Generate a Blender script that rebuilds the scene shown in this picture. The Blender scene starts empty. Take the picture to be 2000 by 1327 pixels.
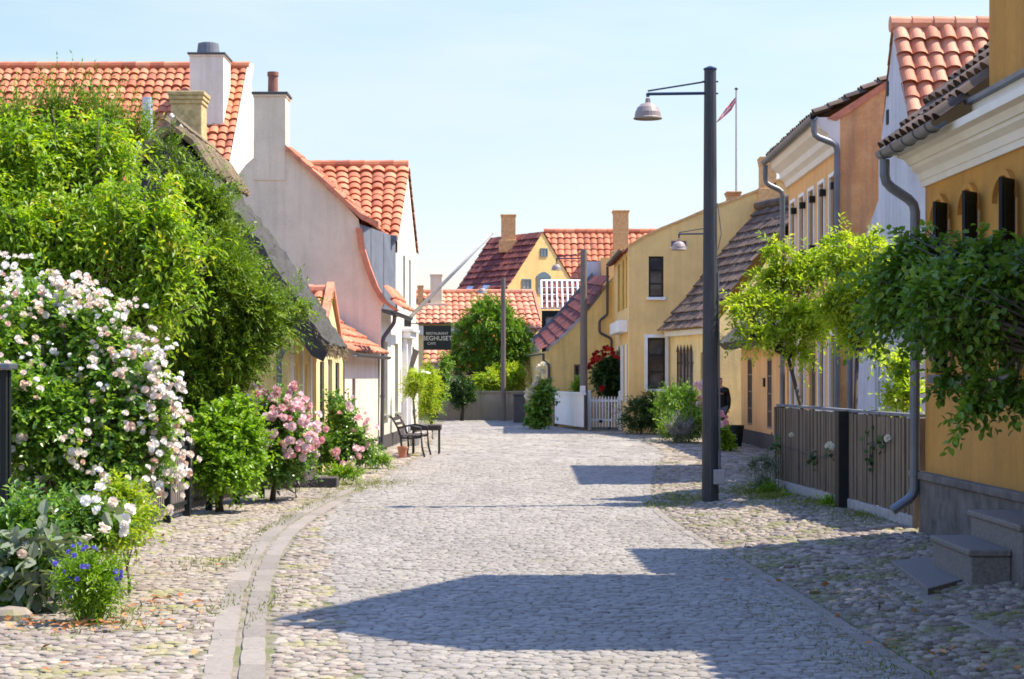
import bpy, math, random
import numpy as np
from mathutils import Vector
R = math.radians
random.seed(7); RS = np.random.RandomState(11)
sc = bpy.context.scene
COL = sc.collection
# ------------------------------------------------------------ camera, sky, sun, exposure
F = 3600.0; HZ = 735.0; EYE = 1.65
cam_d = bpy.data.cameras.new("camera"); cam = bpy.data.objects.new("camera", cam_d); COL.objects.link(cam)
cam.location = (0, 0, EYE); cam.rotation_euler = (R(90), 0, 0)
cam_d.sensor_width = 36; cam_d.lens = 36*F/2000; cam_d.shift_y = (HZ-663.5)/2000
cam_d.clip_start = .1; cam_d.clip_end = 5000
sc.camera = cam
SUNV = Vector((.63, .08, 1.0)).normalized()          # towards the sun
w = bpy.data.worlds.new("World"); sc.world = w; w.use_nodes = True
nt = w.node_tree; nt.nodes.clear()
sky = nt.nodes.new('ShaderNodeTexSky'); sky.sky_type = 'NISHITA'; sky.sun_disc = False
sky.sun_elevation = math.asin(SUNV.z); sky.sun_rotation = math.atan2(SUNV.x, SUNV.y)
sky.air_density = 1.0; sky.dust_density = .6; sky.ozone_density = 2.2; sky.altitude = 0
bg = nt.nodes.new('ShaderNodeBackground'); bg.inputs['Strength'].default_value = .145
wo = nt.nodes.new('ShaderNodeOutputWorld')
tcw = nt.nodes.new('ShaderNodeTexCoord'); sxyz = nt.nodes.new('ShaderNodeSeparateXYZ'); nt.links.new(tcw.outputs['Generated'], sxyz.inputs[0])
rw = nt.nodes.new('ShaderNodeValToRGB'); nt.links.new(sxyz.outputs['Z'], rw.inputs[0]); ee = rw.color_ramp.elements; ee.new(.2); ee.new(.5)
for e_, (p_, c_) in zip(ee, ((0,(.67,.56,.59)), (.2,(.80,.745,.62)), (.5,(.86,1.04,1.48)), (1,(.86,1.04,1.48)))): e_.position = p_; e_.color = (*c_, 1)
mw = nt.nodes.new('ShaderNodeMix'); mw.data_type = 'RGBA'; mw.blend_type = 'MULTIPLY'; mw.inputs[0].default_value = 1
cn = nt.nodes.new('ShaderNodeTexNoise'); cn.inputs['Scale'].default_value = 2.2; cn.inputs['Detail'].default_value = 5; cn.inputs['Roughness'].default_value = .6
cm = nt.nodes.new('ShaderNodeMapping'); cm.inputs['Scale'].default_value = (1, 1, 4.5); nt.links.new(tcw.outputs['Generated'], cm.inputs[0]); nt.links.new(cm.outputs[0], cn.inputs['Vector'])
cr_ = nt.nodes.new('ShaderNodeValToRGB'); nt.links.new(cn.outputs['Fac'], cr_.inputs[0]); cr_.color_ramp.elements[0].position = .42; cr_.color_ramp.elements[1].position = .72
cx_ = nt.nodes.new('ShaderNodeMix'); cx_.data_type = 'RGBA'; cx_.inputs[7].default_value = (4.6, 5.0, 5.2, 1)      # thin high cloud
cf = nt.nodes.new('ShaderNodeMath'); cf.operation = 'MULTIPLY'; cf.inputs[1].default_value = .45; nt.links.new(cr_.outputs[0], cf.inputs[0]); nt.links.new(cf.outputs[0], cx_.inputs[0])
nt.links.new(sky.outputs[0], cx_.inputs[6]); nt.links.new(cx_.outputs[2], mw.inputs[6]); nt.links.new(rw.outputs[0], mw.inputs[7]); nt.links.new(mw.outputs[2], bg.inputs[0]); nt.links.new(bg.outputs[0], wo.inputs[0])
sd = bpy.data.lights.new("sun", 'SUN'); sd.energy = 4.5; sd.angle = R(.55); sd.color = (1.0, .91, .76)
so = bpy.data.objects.new("sun", sd); COL.objects.link(so); so.location = (20, 12, 30)
so.rotation_euler = SUNV.to_track_quat('Z', 'Y').to_euler()
sc.view_settings.view_transform = 'Standard'; sc.view_settings.look = 'None'
sc.view_settings.exposure = 1.05; sc.view_settings.gamma = 1
sc.cycles.filter_width = 1.7
sc.cycles.max_bounces = 6

def S(px, py, D): return ((px-1000)/F*D, D, EYE-(py-HZ)/F*D)
def G(px, py):
    D = F*EYE/(py-HZ); return ((px-1000)/F*D, D, 0.0)
# ------------------------------------------------------------ materials
def newmat(name):
    m = bpy.data.materials.new(name); m.use_nodes = True
    return m, m.node_tree, m.node_tree.nodes['Principled BSDF']
def nd(t, ty, **k):
    n = t.nodes.new(ty)
    for a, b in k.items(): setattr(n, a, b)
    return n
def coords(t, scale=(1,1,1), rot=(0,0,0)):
    tc = nd(t, 'ShaderNodeTexCoord'); mp = nd(t, 'ShaderNodeMapping')
    mp.inputs['Scale'].default_value = scale; mp.inputs['Rotation'].default_value = rot
    t.links.new(tc.outputs['Object'], mp.inputs[0]); return mp.outputs[0]
def noise(t, co, sc_, det=4, rough=.55):
    n = nd(t, 'ShaderNodeTexNoise'); n.inputs['Scale'].default_value = sc_
    n.inputs['Detail'].default_value = det; n.inputs['Roughness'].default_value = rough
    t.links.new(co, n.inputs['Vector']); return n.outputs['Fac']
def ramp(t, fac, stops):
    r = nd(t, 'ShaderNodeValToRGB'); e = r.color_ramp.elements
    while len(e) < len(stops): e.new(.5)
    for i, (p, c) in enumerate(stops):
        e[i].position = p; e[i].color = (c[0], c[1], c[2], 1) if not isinstance(c, (int, float)) else (c, c, c, 1)
    t.links.new(fac, r.inputs[0]); return r.outputs[0]
def mix(t, fac, a, b, mode='MIX'):
    n = nd(t, 'ShaderNodeMix', data_type='RGBA', blend_type=mode)
    for s, v in ((n.inputs[0], fac), (n.inputs[6], a), (n.inputs[7], b)):
        if hasattr(v, 'is_output'): t.links.new(v, s)
        elif isinstance(v, (int, float)): s.default_value = v if s == n.inputs[0] else (v, v, v, 1)
        else: s.default_value = (v[0], v[1], v[2], 1)
    return n.outputs[2]
def bump(t, p, h, strength=.3, dist=.02):
    b = nd(t, 'ShaderNodeBump'); b.inputs['Strength'].default_value = strength; b.inputs['Distance'].default_value = dist
    t.links.new(h, b.inputs['Height']); t.links.new(b.outputs[0], p.inputs['Normal'])
def c3(c, k): return tuple(min(1, x*k) for x in c)
def plaster(name, c, dirt=(.30,.25,.19), amt=.35, patch=None):
    m, t, p = newmat(name); co = coords(t)
    n1 = noise(t, co, 1.1, 6, .65); n2 = noise(t, co, 22, 4)
    a = ramp(t, n1, [(.3, c3(c, .84)), (.7, c3(c, 1.08))])
    if patch: a = mix(t, ramp(t, noise(t, co, 2.3, 7, .7), [(.44, 0.0), (.6, 1.0)]), a, patch)
    st = noise(t, coords(t, (3.5, 3.5, .35)), 1.6, 5, .6)
    a = mix(t, ramp(t, st, [(.47, 0.0), (.75, min(1, amt*1.6))]), a, dirt)
    a = mix(t, .25, a, mix(t, 1.0, a, ramp(t, n2, [(.2, .75), (.8, 1.15)]), 'MULTIPLY'))
    sz = nd(t, 'ShaderNodeSeparateXYZ'); t.links.new(coords(t), sz.inputs[0]); ad = nd(t, 'ShaderNodeMath', operation='MULTIPLY_ADD')
    t.links.new(noise(t, coords(t, (1,1,.4)), 4, 5, .65), ad.inputs[0]); ad.inputs[1].default_value = -1.0; t.links.new(sz.outputs[2], ad.inputs[2])
    a = mix(t, ramp(t, ad.outputs[0], [(0.0, .55), (.35, 0.0)]), a, dirt)      # splash stains at the foot of the wall
    vo = nd(t, 'ShaderNodeTexVoronoi', feature='DISTANCE_TO_EDGE'); vo.inputs['Scale'].default_value = .55
    wv = nd(t, 'ShaderNodeVectorMath', operation='ADD'); t.links.new(co, wv.inputs[0]); nc = nd(t, 'ShaderNodeTexNoise'); nc.inputs['Scale'].default_value = 3; nc.inputs['Detail'].default_value = 5; t.links.new(co, nc.inputs['Vector']); t.links.new(nc.outputs['Color'], wv.inputs[1]); t.links.new(wv.outputs[0], vo.inputs['Vector'])
    a = mix(t, ramp(t, vo.outputs['Distance'], [(0.0, .22), (.005, 0.0)]), a, c3(dirt, .6))      # hairline cracks
    t.links.new(a, p.inputs['Base Color']); p.inputs['Roughness'].default_value = .9
    bump(t, p, n2, .5, .015); return m
def simple(name, c, rough=.6, metal=0, var=.15, sc_=6, bmp=.1, spec=.5):
    m, t, p = newmat(name); n = noise(t, coords(t), sc_, 5, .6)
    t.links.new(ramp(t, n, [(.3, c3(c, 1-var)), (.7, c3(c, 1+var))]), p.inputs['Base Color'])
    p.inputs['Roughness'].default_value = rough; p.inputs['Metallic'].default_value = metal
    p.inputs['Specular IOR Level'].default_value = spec
    if bmp: bump(t, p, n, bmp, .01)
    return m
def tinted(name, stops, rough=.7, sc_=9, spec=.4, moss=None, trans=0, tt_=(1.25, 1.35, .55), bmp=.25, bscale=30, sheen=None, dirt=.2, wide=0):
    """colour of each leaf, stone or tile picked by its own random 'tint'"""
    m, t, p = newmat(name)
    at = nd(t, 'ShaderNodeAttribute', attribute_name='tint')
    a = ramp(t, at.outputs['Fac'], stops); co = coords(t)
    n = noise(t, co, sc_, 5, .65)
    a = mix(t, 1.0, a, ramp(t, n, [(.25, 1-dirt), (.75, 1+dirt*.6)]), 'MULTIPLY')
    if wide: a = mix(t, 1.0, a, ramp(t, noise(t, coords(t, (1, .35, 1)), .9, 6, .6), [(.3, 1-wide), (.55, 1.0), (.75, 1+wide*.5)]), 'MULTIPLY')
    if moss: a = mix(t, ramp(t, noise(t, co, moss[1], 5, .7), [(moss[2], 0.0), (moss[2]+.12, moss[3])]), a, moss[0])
    t.links.new(a, p.inputs['Base Color']); p.inputs['Roughness'].default_value = rough
    p.inputs['Specular IOR Level'].default_value = spec
    if bmp: bump(t, p, noise(t, co, bscale, 4), bmp, .008)
    if trans:
        tr = nd(t, 'ShaderNodeBsdfTranslucent'); ms = nd(t, 'ShaderNodeMixShader'); ms.inputs[0].default_value = trans
        t.links.new(mix(t, 1.0, a, tt_, 'MULTIPLY'), tr.inputs[0])
        o = t.nodes['Material Output']
        t.links.new(p.outputs[0], ms.inputs[1]); t.links.new(tr.outputs[0], ms.inputs[2]); t.links.new(ms.outputs[0], o.inputs[0])
    return m
def wood(name, c, dark, along='Z', rough=.8):
    m, t, p = newmat(name); s = {'Z': (14, 14, .8), 'Y': (14, .8, 14), 'X': (.8, 14, 14)}[along]
    n = noise(t, coords(t, s), 2.2, 6, .7); n2 = noise(t, coords(t), 1.5, 4)
    a = mix(t, ramp(t, n2, [(.35, 0.0), (.7, .6)]), ramp(t, n, [(.3, dark), (.65, c)]), c3(c, 1.2))
    t.links.new(a, p.inputs['Base Color']); p.inputs['Roughness'].default_value = rough; bump(t, p, n, .4, .01); return m
def thatchmat(name, a, b, rot=0):
    m, t, p = newmat(name); n = noise(t, coords(t, (6, 18, 5)), 4, 6, .75); n2 = noise(t, coords(t), 1.2, 4)
    k = mix(t, ramp(t, n2, [(.4, 0.0), (.7, .5)]), ramp(t, n, [(.3, b), (.7, a)]), (.10, .10, .05))
    t.links.new(k, p.inputs['Base Color']); p.inputs['Roughness'].default_value = .95; bump(t, p, n, 1, .05); return m
def glassmat(name, c=(.03,.035,.04)):
    m, t, p = newmat(name); n = noise(t, coords(t), 2.5, 4)
    t.links.new(ramp(t, n, [(.4, c), (.65, c3((.10,.10,.09), 1))]), p.inputs['Base Color'])
    p.inputs['Roughness'].default_value = .06; p.inputs['Specular IOR Level'].default_value = .8; return m

TS_red = [(0, (.34,.10,.05)), (.25, (.50,.155,.07)), (.75, (.58,.195,.09)), (1, (.62,.26,.135))]
TS_light = [(0, (.48,.17,.09)), (.4, (.60,.235,.13)), (1, (.68,.32,.19))]
TS_dark = [(0, (.10,.028,.024)), (.5, (.17,.042,.032)), (1, (.25,.075,.05))]
TS_brown = [(0, (.07,.05,.04)), (.5, (.12,.085,.062)), (1, (.19,.12,.085))]
M = dict(
 tile=tinted('red clay tiles', TS_red, .75, 3, moss=((.30,.22,.13), 2.2, .57, .5)),
 tile_light=tinted('pale orange clay tiles', TS_light, .7, 3, moss=((.25,.15,.09), 1.6, .66, .4)),
 tile_dark=tinted('dark red clay tiles', TS_dark, .8, 3, moss=((.30,.16,.13), 9, .68, .6)),
 tile_brown=tinted('weathered brown tiles', TS_brown, .85, 3, moss=((.16,.15,.07), 3, .6, .5)),
 mortar=simple('roof mortar', (.55,.50,.44), .9),
 whitemortar=simple('white mortar', (.75,.72,.68), .9),
 copper=simple('terracotta coping', (.55,.21,.11), .8, var=.25),
 cream=plaster('cream limewash', (.80,.72,.56), (.45,.38,.28), .25),
 greige=plaster('grey beige render', (.76,.645,.46), (.52,.43,.30), .35),
 pale=plaster('pale plaster', (.82,.73,.58), (.45,.40,.32), .25),
 salmon=plaster('pale salmon plaster', (.78,.62,.48), (.45,.35,.27), .3),
 yellow=plaster('yellow limewash', (.86,.57,.21), (.62,.38,.15), .3),
 yellow2=plaster('soft yellow limewash', (.86,.62,.22), (.45,.30,.13), .3),
 ochre=plaster('ochre render', (.56,.27,.045), (.35,.18,.05), .35),
 butter=plaster('butter yellow plaster', (.86,.65,.28), (.45,.34,.20), .35),
 orange=plaster('orange limewash', (.86,.49,.18), (.60,.31,.12), .4),
 orangepatch=plaster('patchy orange limewash', (.74,.42,.17), (.35,.20,.12), .5, patch=(.60,.30,.11)),
 grey=plaster('pale grey plaster', (.60,.60,.63), (.35,.34,.35), .3),
 white=plaster('white limewash', (.78,.76,.72), (.5,.46,.4), .25),
 trim=simple('white trim paint', (.76,.72,.62), .55, var=.06, sc_=3),
 whitepaint=simple('white gloss paint', (.80,.78,.74), .45, var=.06),
 black=simple('black green paint', (.010,.014,.013), .6, var=.3, spec=.3),
 tar=wood('tarred pole wood', (.045,.046,.050), (.010,.011,.013), 'Z', .55),
 greywood=wood('weathered grey pole wood', (.20,.16,.13), (.08,.065,.055)),
 board=wood('weathered board wood', (.19,.145,.095), (.045,.034,.024)),
 darkwood=wood('dark bench wood', (.06,.045,.035), (.02,.015,.012), 'Y'),
 zinc=simple('zinc', (.16,.17,.19), .5, .6, .2, 3),
 bluezinc=simple('blue grey slate', (.14,.15,.17), .75, 0, .2, 3),
 polegrey=simple('weathered pole paint', (.42,.40,.39), .6, var=.1),
 steel=simple('galvanised steel', (.55,.57,.60), .4, .7, .1, 4),
 plinth=simple('dark plinth stone', (.12,.105,.09), .9, var=.45, sc_=5, bmp=.6),
 tarplinth=simple('tarred plinth', (.05,.042,.035), .85, var=.3),
 granite=simple('granite step', (.17,.15,.13), .75, var=.3, sc_=40, bmp=.3),
 flag=simple('granite flagstone', (.36,.34,.32), .85, var=.22, sc_=14, bmp=.5),
 iron=simple('black iron', (.02,.02,.022), .5, .3),
 blueiron=simple('blue black steel', (.03,.05,.10), .4, .5),
 glass=glassmat('window glass'),
 glasslit=glassmat('window glass with pale blind', (.30,.29,.26)),
 yshut=simple('yellow shutter paint', (.62,.40,.07), .6),
 olive=simple('grey green paint', (.20,.21,.16), .6),
 blackiron=simple('dark iron bars', (.07,.05,.04), .6),
 bark=wood('bark', (.07,.055,.04), (.025,.02,.015)),
 thatch=thatchmat('old grey thatch', (.16,.145,.125), (.05,.046,.042)),
 ridge=thatchmat('straw ridge', (.50,.38,.22), (.22,.15,.08)),
 brick=simple('old yellow brick', (.52,.38,.16), .9, var=.35, sc_=12, bmp=.6),
 brick2=simple('orange rendered brick', (.62,.36,.15), .9, var=.25, sc_=10, bmp=.4),
 terracotta=simple('terracotta', (.42,.17,.09), .8, var=.2),
 brownpot=simple('brown chimney pot', (.26,.11,.07), .85, var=.2),
 shade=simple('lamp shade enamel', (.30,.235,.20), .45, var=.12),
 rubber=simple('dark grey paint', (.07,.07,.075), .6),
)
# ------------------------------------------------------------ mesh making
def rootloc(o):
    while o.parent: o = o.parent
    return np.array(o.location)
def link(name, me, mats, parent, loc):
    o = bpy.data.objects.new(name, me); COL.objects.link(o)
    for m in (mats if isinstance(mats, (list, tuple)) else [mats]): me.materials.append(m)
    if parent: o.parent = parent
    else: o.location = loc
    return o
def mesh_np(name, V, faces_flat, counts, mats, parent=None, loc=(0,0,0), tint=None, smooth=False, mi=None):
    V = np.asarray(V, dtype=np.float32).reshape(-1, 3) - (rootloc(parent) if parent else np.array(loc)).astype(np.float32)
    me = bpy.data.meshes.new(name)
    ff = np.asarray(faces_flat, dtype=np.int32).ravel(); cn = np.asarray(counts, dtype=np.int32)
    me.vertices.add(len(V)); me.vertices.foreach_set('co', V.ravel())
    me.loops.add(len(ff)); me.loops.foreach_set('vertex_index', ff)
    me.polygons.add(len(cn)); me.polygons.foreach_set('loop_start', np.concatenate([[0], np.cumsum(cn)[:-1]]).astype(np.int32))
    me.polygons.foreach_set('loop_total', cn)
    me.polygons.foreach_set('use_smooth', np.full(len(cn), smooth, dtype=bool))
    if mi is not None: me.polygons.foreach_set('material_index', np.asarray(mi, dtype=np.int32))
    me.update(calc_edges=True)
    if tint is not None:
        a = me.attributes.new('tint', 'FLOAT', 'FACE'); a.data.foreach_set('value', np.asarray(tint, dtype=np.float32))
    return link(name, me, mats, parent, loc)
class Fr:
    """wall frame: a along the wall, b outwards, z up"""
    def __init__(s, p0, p1, flip=False):
        s.o = np.array([p0[0], p0[1], 0.0]); d = np.array([p1[0]-p0[0], p1[1]-p0[1], 0.0]); s.L = np.linalg.norm(d); s.d = d/s.L
        s.n = np.array([s.d[1], -s.d[0], 0.0]) * (-1 if flip else 1)
    def p(s, a, b, z): return tuple(s.o + s.d*a + s.n*b + np.array([0, 0, z]))
class MB:
    def __init__(s): s.v = []; s.f = []; s.t = []; s.m = []; s.ci = 0
    def add(s, vs, fs, tint=None):
        b = len(s.v); s.v += [tuple(v) for v in vs]; s.f += [tuple(i+b for i in f) for f in fs]
        tt = random.random() if tint is None else tint
        s.t += [tt]*len(fs); s.m += [s.ci]*len(fs)
    def poly(s, pts): s.add(pts, [tuple(range(len(pts)))])
    def hexa(s, p):   # 4 bottom, 4 top
        s.add(p, [(0,3,2,1), (4,5,6,7), (0,1,5,4), (1,2,6,5), (2,3,7,6), (3,0,4,7)])
    def box(s, x0, x1, y0, y1, z0, z1):
        s.hexa([(x0,y0,z0),(x1,y0,z0),(x1,y1,z0),(x0,y1,z0),(x0,y0,z1),(x1,y0,z1),(x1,y1,z1),(x0,y1,z1)])
    def fb(s, fr, a0, a1, b0, b1, z0, z1):
        s.hexa([fr.p(a0,b0,z0),fr.p(a1,b0,z0),fr.p(a1,b1,z0),fr.p(a0,b1,z0),fr.p(a0,b0,z1),fr.p(a1,b0,z1),fr.p(a1,b1,z1),fr.p(a0,b1,z1)])
    def prism(s, pts, vec):
        n = len(pts); q = [tuple(np.array(p)+np.array(vec)) for p in pts]
        s.add(list(pts)+q, [tuple(range(n-1, -1, -1)), tuple(range(n, 2*n))] + [(i, (i+1) % n, n+(i+1) % n, n+i) for i in range(n)])
    def tube(s, pts, r, seg=8, cap=True):
        pts = [Vector(p) for p in pts]; n = len(pts)
        rr = r if isinstance(r, (list, tuple)) else [r]*n; vs = []; up = None
        for i, p in enumerate(pts):
            d = (pts[min(i+1, n-1)]-pts[max(i-1, 0)]).normalized()
            if up is None: up = Vector((0, 0, 1)) if abs(d.z) < .9 else Vector((1, 0, 0))
            x = d.cross(up).normalized(); y = x.cross(d).normalized(); up = y
            for k in range(seg):
                a = 2*math.pi*k/seg; vs.append(p + (x*math.cos(a)+y*math.sin(a))*rr[i])
        fs = [(i*seg+k, i*seg+(k+1) % seg, (i+1)*seg+(k+1) % seg, (i+1)*seg+k) for i in range(n-1) for k in range(seg)]
        if cap: fs += [tuple(range(seg-1, -1, -1)), tuple(range((n-1)*seg, n*seg))]
        s.add(vs, fs)
    def lathe(s, c, prof, seg=16, cap=True):
        vs = [(c[0]+r*math.cos(2*math.pi*k/seg), c[1]+r*math.sin(2*math.pi*k/seg), c[2]+z) for r, z in prof for k in range(seg)]
        n = len(prof); fs = [(i*seg+k, i*seg+(k+1) % seg, (i+1)*seg+(k+1) % seg, (i+1)*seg+k) for i in range(n-1) for k in range(seg)]
        if cap: fs += [tuple(range(seg-1, -1, -1)), tuple(range((n-1)*seg, n*seg))]
        s.add(vs, fs)
    def wall(s, fr, a0, a1, z0, z1, holes=(), depth=.12):
        A = sorted({a0, a1, *[h[0] for h in holes], *[h[1] for h in holes]}); Z = sorted({z0, z1, *[h[2] for h in holes], *[h[3] for h in holes]})
        for i in range(len(A)-1):
            for j in range(len(Z)-1):
                ca = (A[i]+A[i+1])/2; cz = (Z[j]+Z[j+1])/2
                if any(h[0] < ca < h[1] and h[2] < cz < h[3] for h in holes): continue
                s.poly([fr.p(A[i],0,Z[j]), fr.p(A[i+1],0,Z[j]), fr.p(A[i+1],0,Z[j+1]), fr.p(A[i],0,Z[j+1])])
        for h in holes:
            for (p, q) in (((h[0],h[2]),(h[1],h[2])), ((h[1],h[2]),(h[1],h[3])), ((h[1],h[3]),(h[0],h[3])), ((h[0],h[3]),(h[0],h[2]))):
                s.poly([fr.p(p[0],0,p[1]), fr.p(q[0],0,q[1]), fr.p(q[0],-depth,q[1]), fr.p(p[0],-depth,p[1])])
    def build(s, name, mats, parent=None, loc=(0,0,0), smooth=False, bevel=0, label=None):
        ff = [i for f in s.f for i in f]
        o = mesh_np(name, s.v, ff, [len(f) for f in s.f], mats, parent, loc, tint=s.t, smooth=smooth, mi=s.m)
        if bevel:
            b = o.modifiers.new('bevel', 'BEVEL'); b.width = bevel; b.segments = 2; b.limit_method = 'ANGLE'
        if label: o['label'] = label
        return o
def tagg(o, label, cat, group=None):
    o['label'] = label; o['category'] = cat
    if group: o['group'] = group
    return o
def thing(name, label, cat, loc, group=None):
    o = bpy.data.objects.new(name, None); COL.objects.link(o); o.location = loc; o.empty_display_size = .2
    return tagg(o, label, cat, group)
def structure(o, kind='structure'): o['kind'] = kind; return o
def copy_tree(o, loc=None, parent=None):
    c = o.copy(); COL.objects.link(c)
    if parent: c.parent = parent
    for ch in list(o.children): copy_tree(ch, None, c)
    if loc is not None: c.location = loc
    return c
def scatter(name, mat, parent, tv, tf, P, X, Z, Sc, tint=None, smooth=False, loc=(0,0,0)):
    """one mesh from a small template repeated at points P, x axis X, z axis near Z, scales Sc (n,3)"""
    P = np.asarray(P, float); n = len(P); X = np.asarray(X, float); X = X/np.maximum(1e-6, np.linalg.norm(X, axis=1))[:, None]
    Z = np.asarray(Z, float); Y = np.cross(Z, X); Y /= np.maximum(1e-6, np.linalg.norm(Y, axis=1))[:, None]; Z = np.cross(X, Y)
    tv = np.asarray(tv, float); k = len(tv); Sc = np.asarray(Sc, float)
    if Sc.ndim == 1: Sc = np.repeat(Sc[:, None], 3, 1)
    L = tv[None]*Sc[:, None]
    V = P[:, None] + L[..., :1]*X[:, None] + L[..., 1:2]*Y[:, None] + L[..., 2:3]*Z[:, None]
    fl = np.array([i for f in tf for i in f]); cn = np.array([len(f) for f in tf])
    FF = (fl[None] + (np.arange(n)*k)[:, None]).ravel()
    tt = RS.rand(n) if tint is None else np.asarray(tint)
    return mesh_np(name, V.reshape(-1, 3), FF, np.tile(cn, n), mat, parent, loc, tint=np.repeat(tt, len(tf)), smooth=smooth)
LEAF = ([(0,0,0), (.42,.5,.10), (1,0,-.06), (.42,-.5,.10)], [(0,3,2), (0,2,1)])
LEAFQ = ([(0,0,0), (.3,.5,.12), (.75,.38,.05), (1,0,-.1), (.75,-.38,.05), (.3,-.5,.12), (.5,0,-.02)],
         [(0,6,1), (1,6,2), (2,6,3), (3,6,4), (4,6,5), (5,6,0)])
NEEDLE = ([(0,0,0), (.4,.5,0), (1,0,0), (.4,-.5,0)], [(0,3,2,1)])
def unit(v): return v/np.maximum(1e-6, np.linalg.norm(v, axis=-1))[..., None]
def blobtwigs(blobs, n, shell=.55, up=.3, out=1.0, rnd=.5, face=None):
    """twig starts and directions in the shells of ellipsoids (cx,cy,cz,rx,ry,rz)"""
    B = np.array(blobs, float); w = (B[:,3]*B[:,4]*B[:,5])**.67; idx = RS.choice(len(B), n, p=w/w.sum()); b = B[idx]
    d = unit(RS.randn(n, 3)); r = (shell + (1-shell)*RS.rand(n)**.7)
    # lumpy outline
    lump = 1 + .24*np.sin(5*d[:,0]+idx*2.1)*np.cos(4*d[:,2]+idx) + .14*np.sin(11*d[:,1]+7*d[:,2]+idx)
    P = b[:, :3] + d*b[:, 3:]*(r*lump)[:, None]
    dirs = unit(d*out + np.array([0,0,up]) + RS.randn(n,3)*rnd)
    keep = P[:, 2] > .03
    return P[keep], dirs[keep]
def twigleaves(P, Dv, npt, tlen, L, W, droop=.2, spread=.9, var=.35):
    n = len(P); t = (np.arange(npt)+.5)/npt; tl = tlen*(.45+1.25*RS.rand(n)**2)
    pos = P[:,None] + Dv[:,None]*(tl[:,None]*t)[...,None]; pos[...,2] -= droop*tlen*t[None]**2
    tan = np.repeat(Dv[:,None], npt, 1).copy(); tan[...,2] -= droop*2*t[None]; tan = unit(tan)
    side = unit(np.cross(Dv, unit(RS.randn(n,3)))); s = np.where(np.arange(npt) % 2 == 0, 1, -1)[None,:,None]
    X = unit(tan*(.35+.65*t[None,:,None]) + side[:,None]*s*spread + RS.randn(n,npt,3)*.25)
    Z = unit(np.array([0,0,1.0]) + RS.randn(n,npt,3)*.45)
    q = L*(1-var/2+var*RS.rand(n*npt)); Sc = np.stack([q, q*W/L, q], 1)
    base = np.repeat(RS.rand(n), npt)
    tint = np.clip(base*.65 + RS.rand(n*npt)*.35, 0, 1)
    return pos.reshape(-1,3), X.reshape(-1,3), Z.reshape(-1,3), Sc, tint
def foliage(name, mat, parent, blobs, ntw, npt=8, tlen=.3, L=.06, W=.03, up=.3, droop=.25, shell=.5, tmpl=LEAF, spread=.9, out=1, rnd=.5, loc=(0,0,0), keepf=None):
    blobs = [(*b[:3], *[max(r_*.35, r_-.62*tlen) for r_ in b[3:]]) for b in blobs]
    P, Dv = blobtwigs(blobs, ntw, shell, up, out, rnd)
    if keepf is not None: k = keepf(P); P, Dv = P[k], Dv[k]
    a = twigleaves(P, Dv, npt, tlen, L, W, droop, spread)
    return scatter(name, mat, parent, tmpl[0], tmpl[1], a[0], a[1], a[2], a[3], a[4], loc=loc)
def trunk(name, parent, base, blobs, r0=.05, mat='bark', extra=1, fork=.5, seed=0, top=None):
    rnd = random.Random(seed); mb = MB(); b = Vector(base)
    c = Vector(np.mean(np.array(blobs)[:, :3], 0)); f = b.lerp(c, fork); f.z = b.z+(c.z-b.z)*fork
    f.x = b.x+(f.x-b.x)*.5; f.y = b.y+(f.y-b.y)*.5
    mb.tube([b, b.lerp(f, .5)+Vector((rnd.uniform(-.03,.03), 0, 0)), f], [r0*1.25, r0, r0*.85], 8)
    for bl in blobs:
        for _ in range(extra):
            e = Vector(bl[:3]) + Vector([rnd.uniform(-.5,.5)*bl[3+i] for i in range(3)]); m = f.lerp(e, .5)+Vector((0,0,rnd.uniform(0,.15)*abs(bl[5])))
            mb.tube([f, m, e], [r0*.6, r0*.35, r0*.12], 6)
            for _ in range(2):
                e2 = Vector(bl[:3]) + Vector([rnd.uniform(-.85,.85)*bl[3+i] for i in range(3)]); mb.tube([m, m.lerp(e2,.5)+Vector((0,0,.03)), e2], [r0*.3, r0*.18, r0*.06], 5)
    return mb.build(name, M[mat], parent, smooth=True)
def rosetemplate():
    v = []; f = []
    for layer, (n, r, h, tilt) in enumerate(((5, .5, .0, .25), (5, .36, .12, .55), (4, .22, .22, .8))):
        for k in range(n):
            a = 2*math.pi*k/n + layer*.6; ca, sa = math.cos(a), math.sin(a); wv = r*.62; b = len(v)
            for (u, s_, z) in ((.05,0,h-.1), (r*.6,wv,h), (r,wv*.6,h+tilt*.35), (r*1.02,-wv*.6,h+tilt*.35), (r*.6,-wv,h)):
                v.append((u*ca-s_*sa, u*sa+s_*ca, z))
            f.append((b, b+1, b+2, b+3, b+4))
    return v, f
ROSE = rosetemplate()
def dirs_from(n, mean, rnd): return unit(np.array(mean, float)[None] + RS.randn(n,3)*rnd)
def blossoms(name, mat, parent, P, N, size, tint=None, clump=1, cr=.06):
    P = np.repeat(P, clump, 0) + RS.randn(len(P)*clump, 3)*cr*(clump > 1); N = np.repeat(N, clump, 0)
    N = unit(N + RS.randn(len(N),3)*.35); n = len(P)
    X = unit(np.cross(N, RS.randn(n,3)))
    return scatter(name, mat, parent, ROSE[0], ROSE[1], P, X, N, size*(.7+.6*RS.rand(n)), tint)
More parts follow.
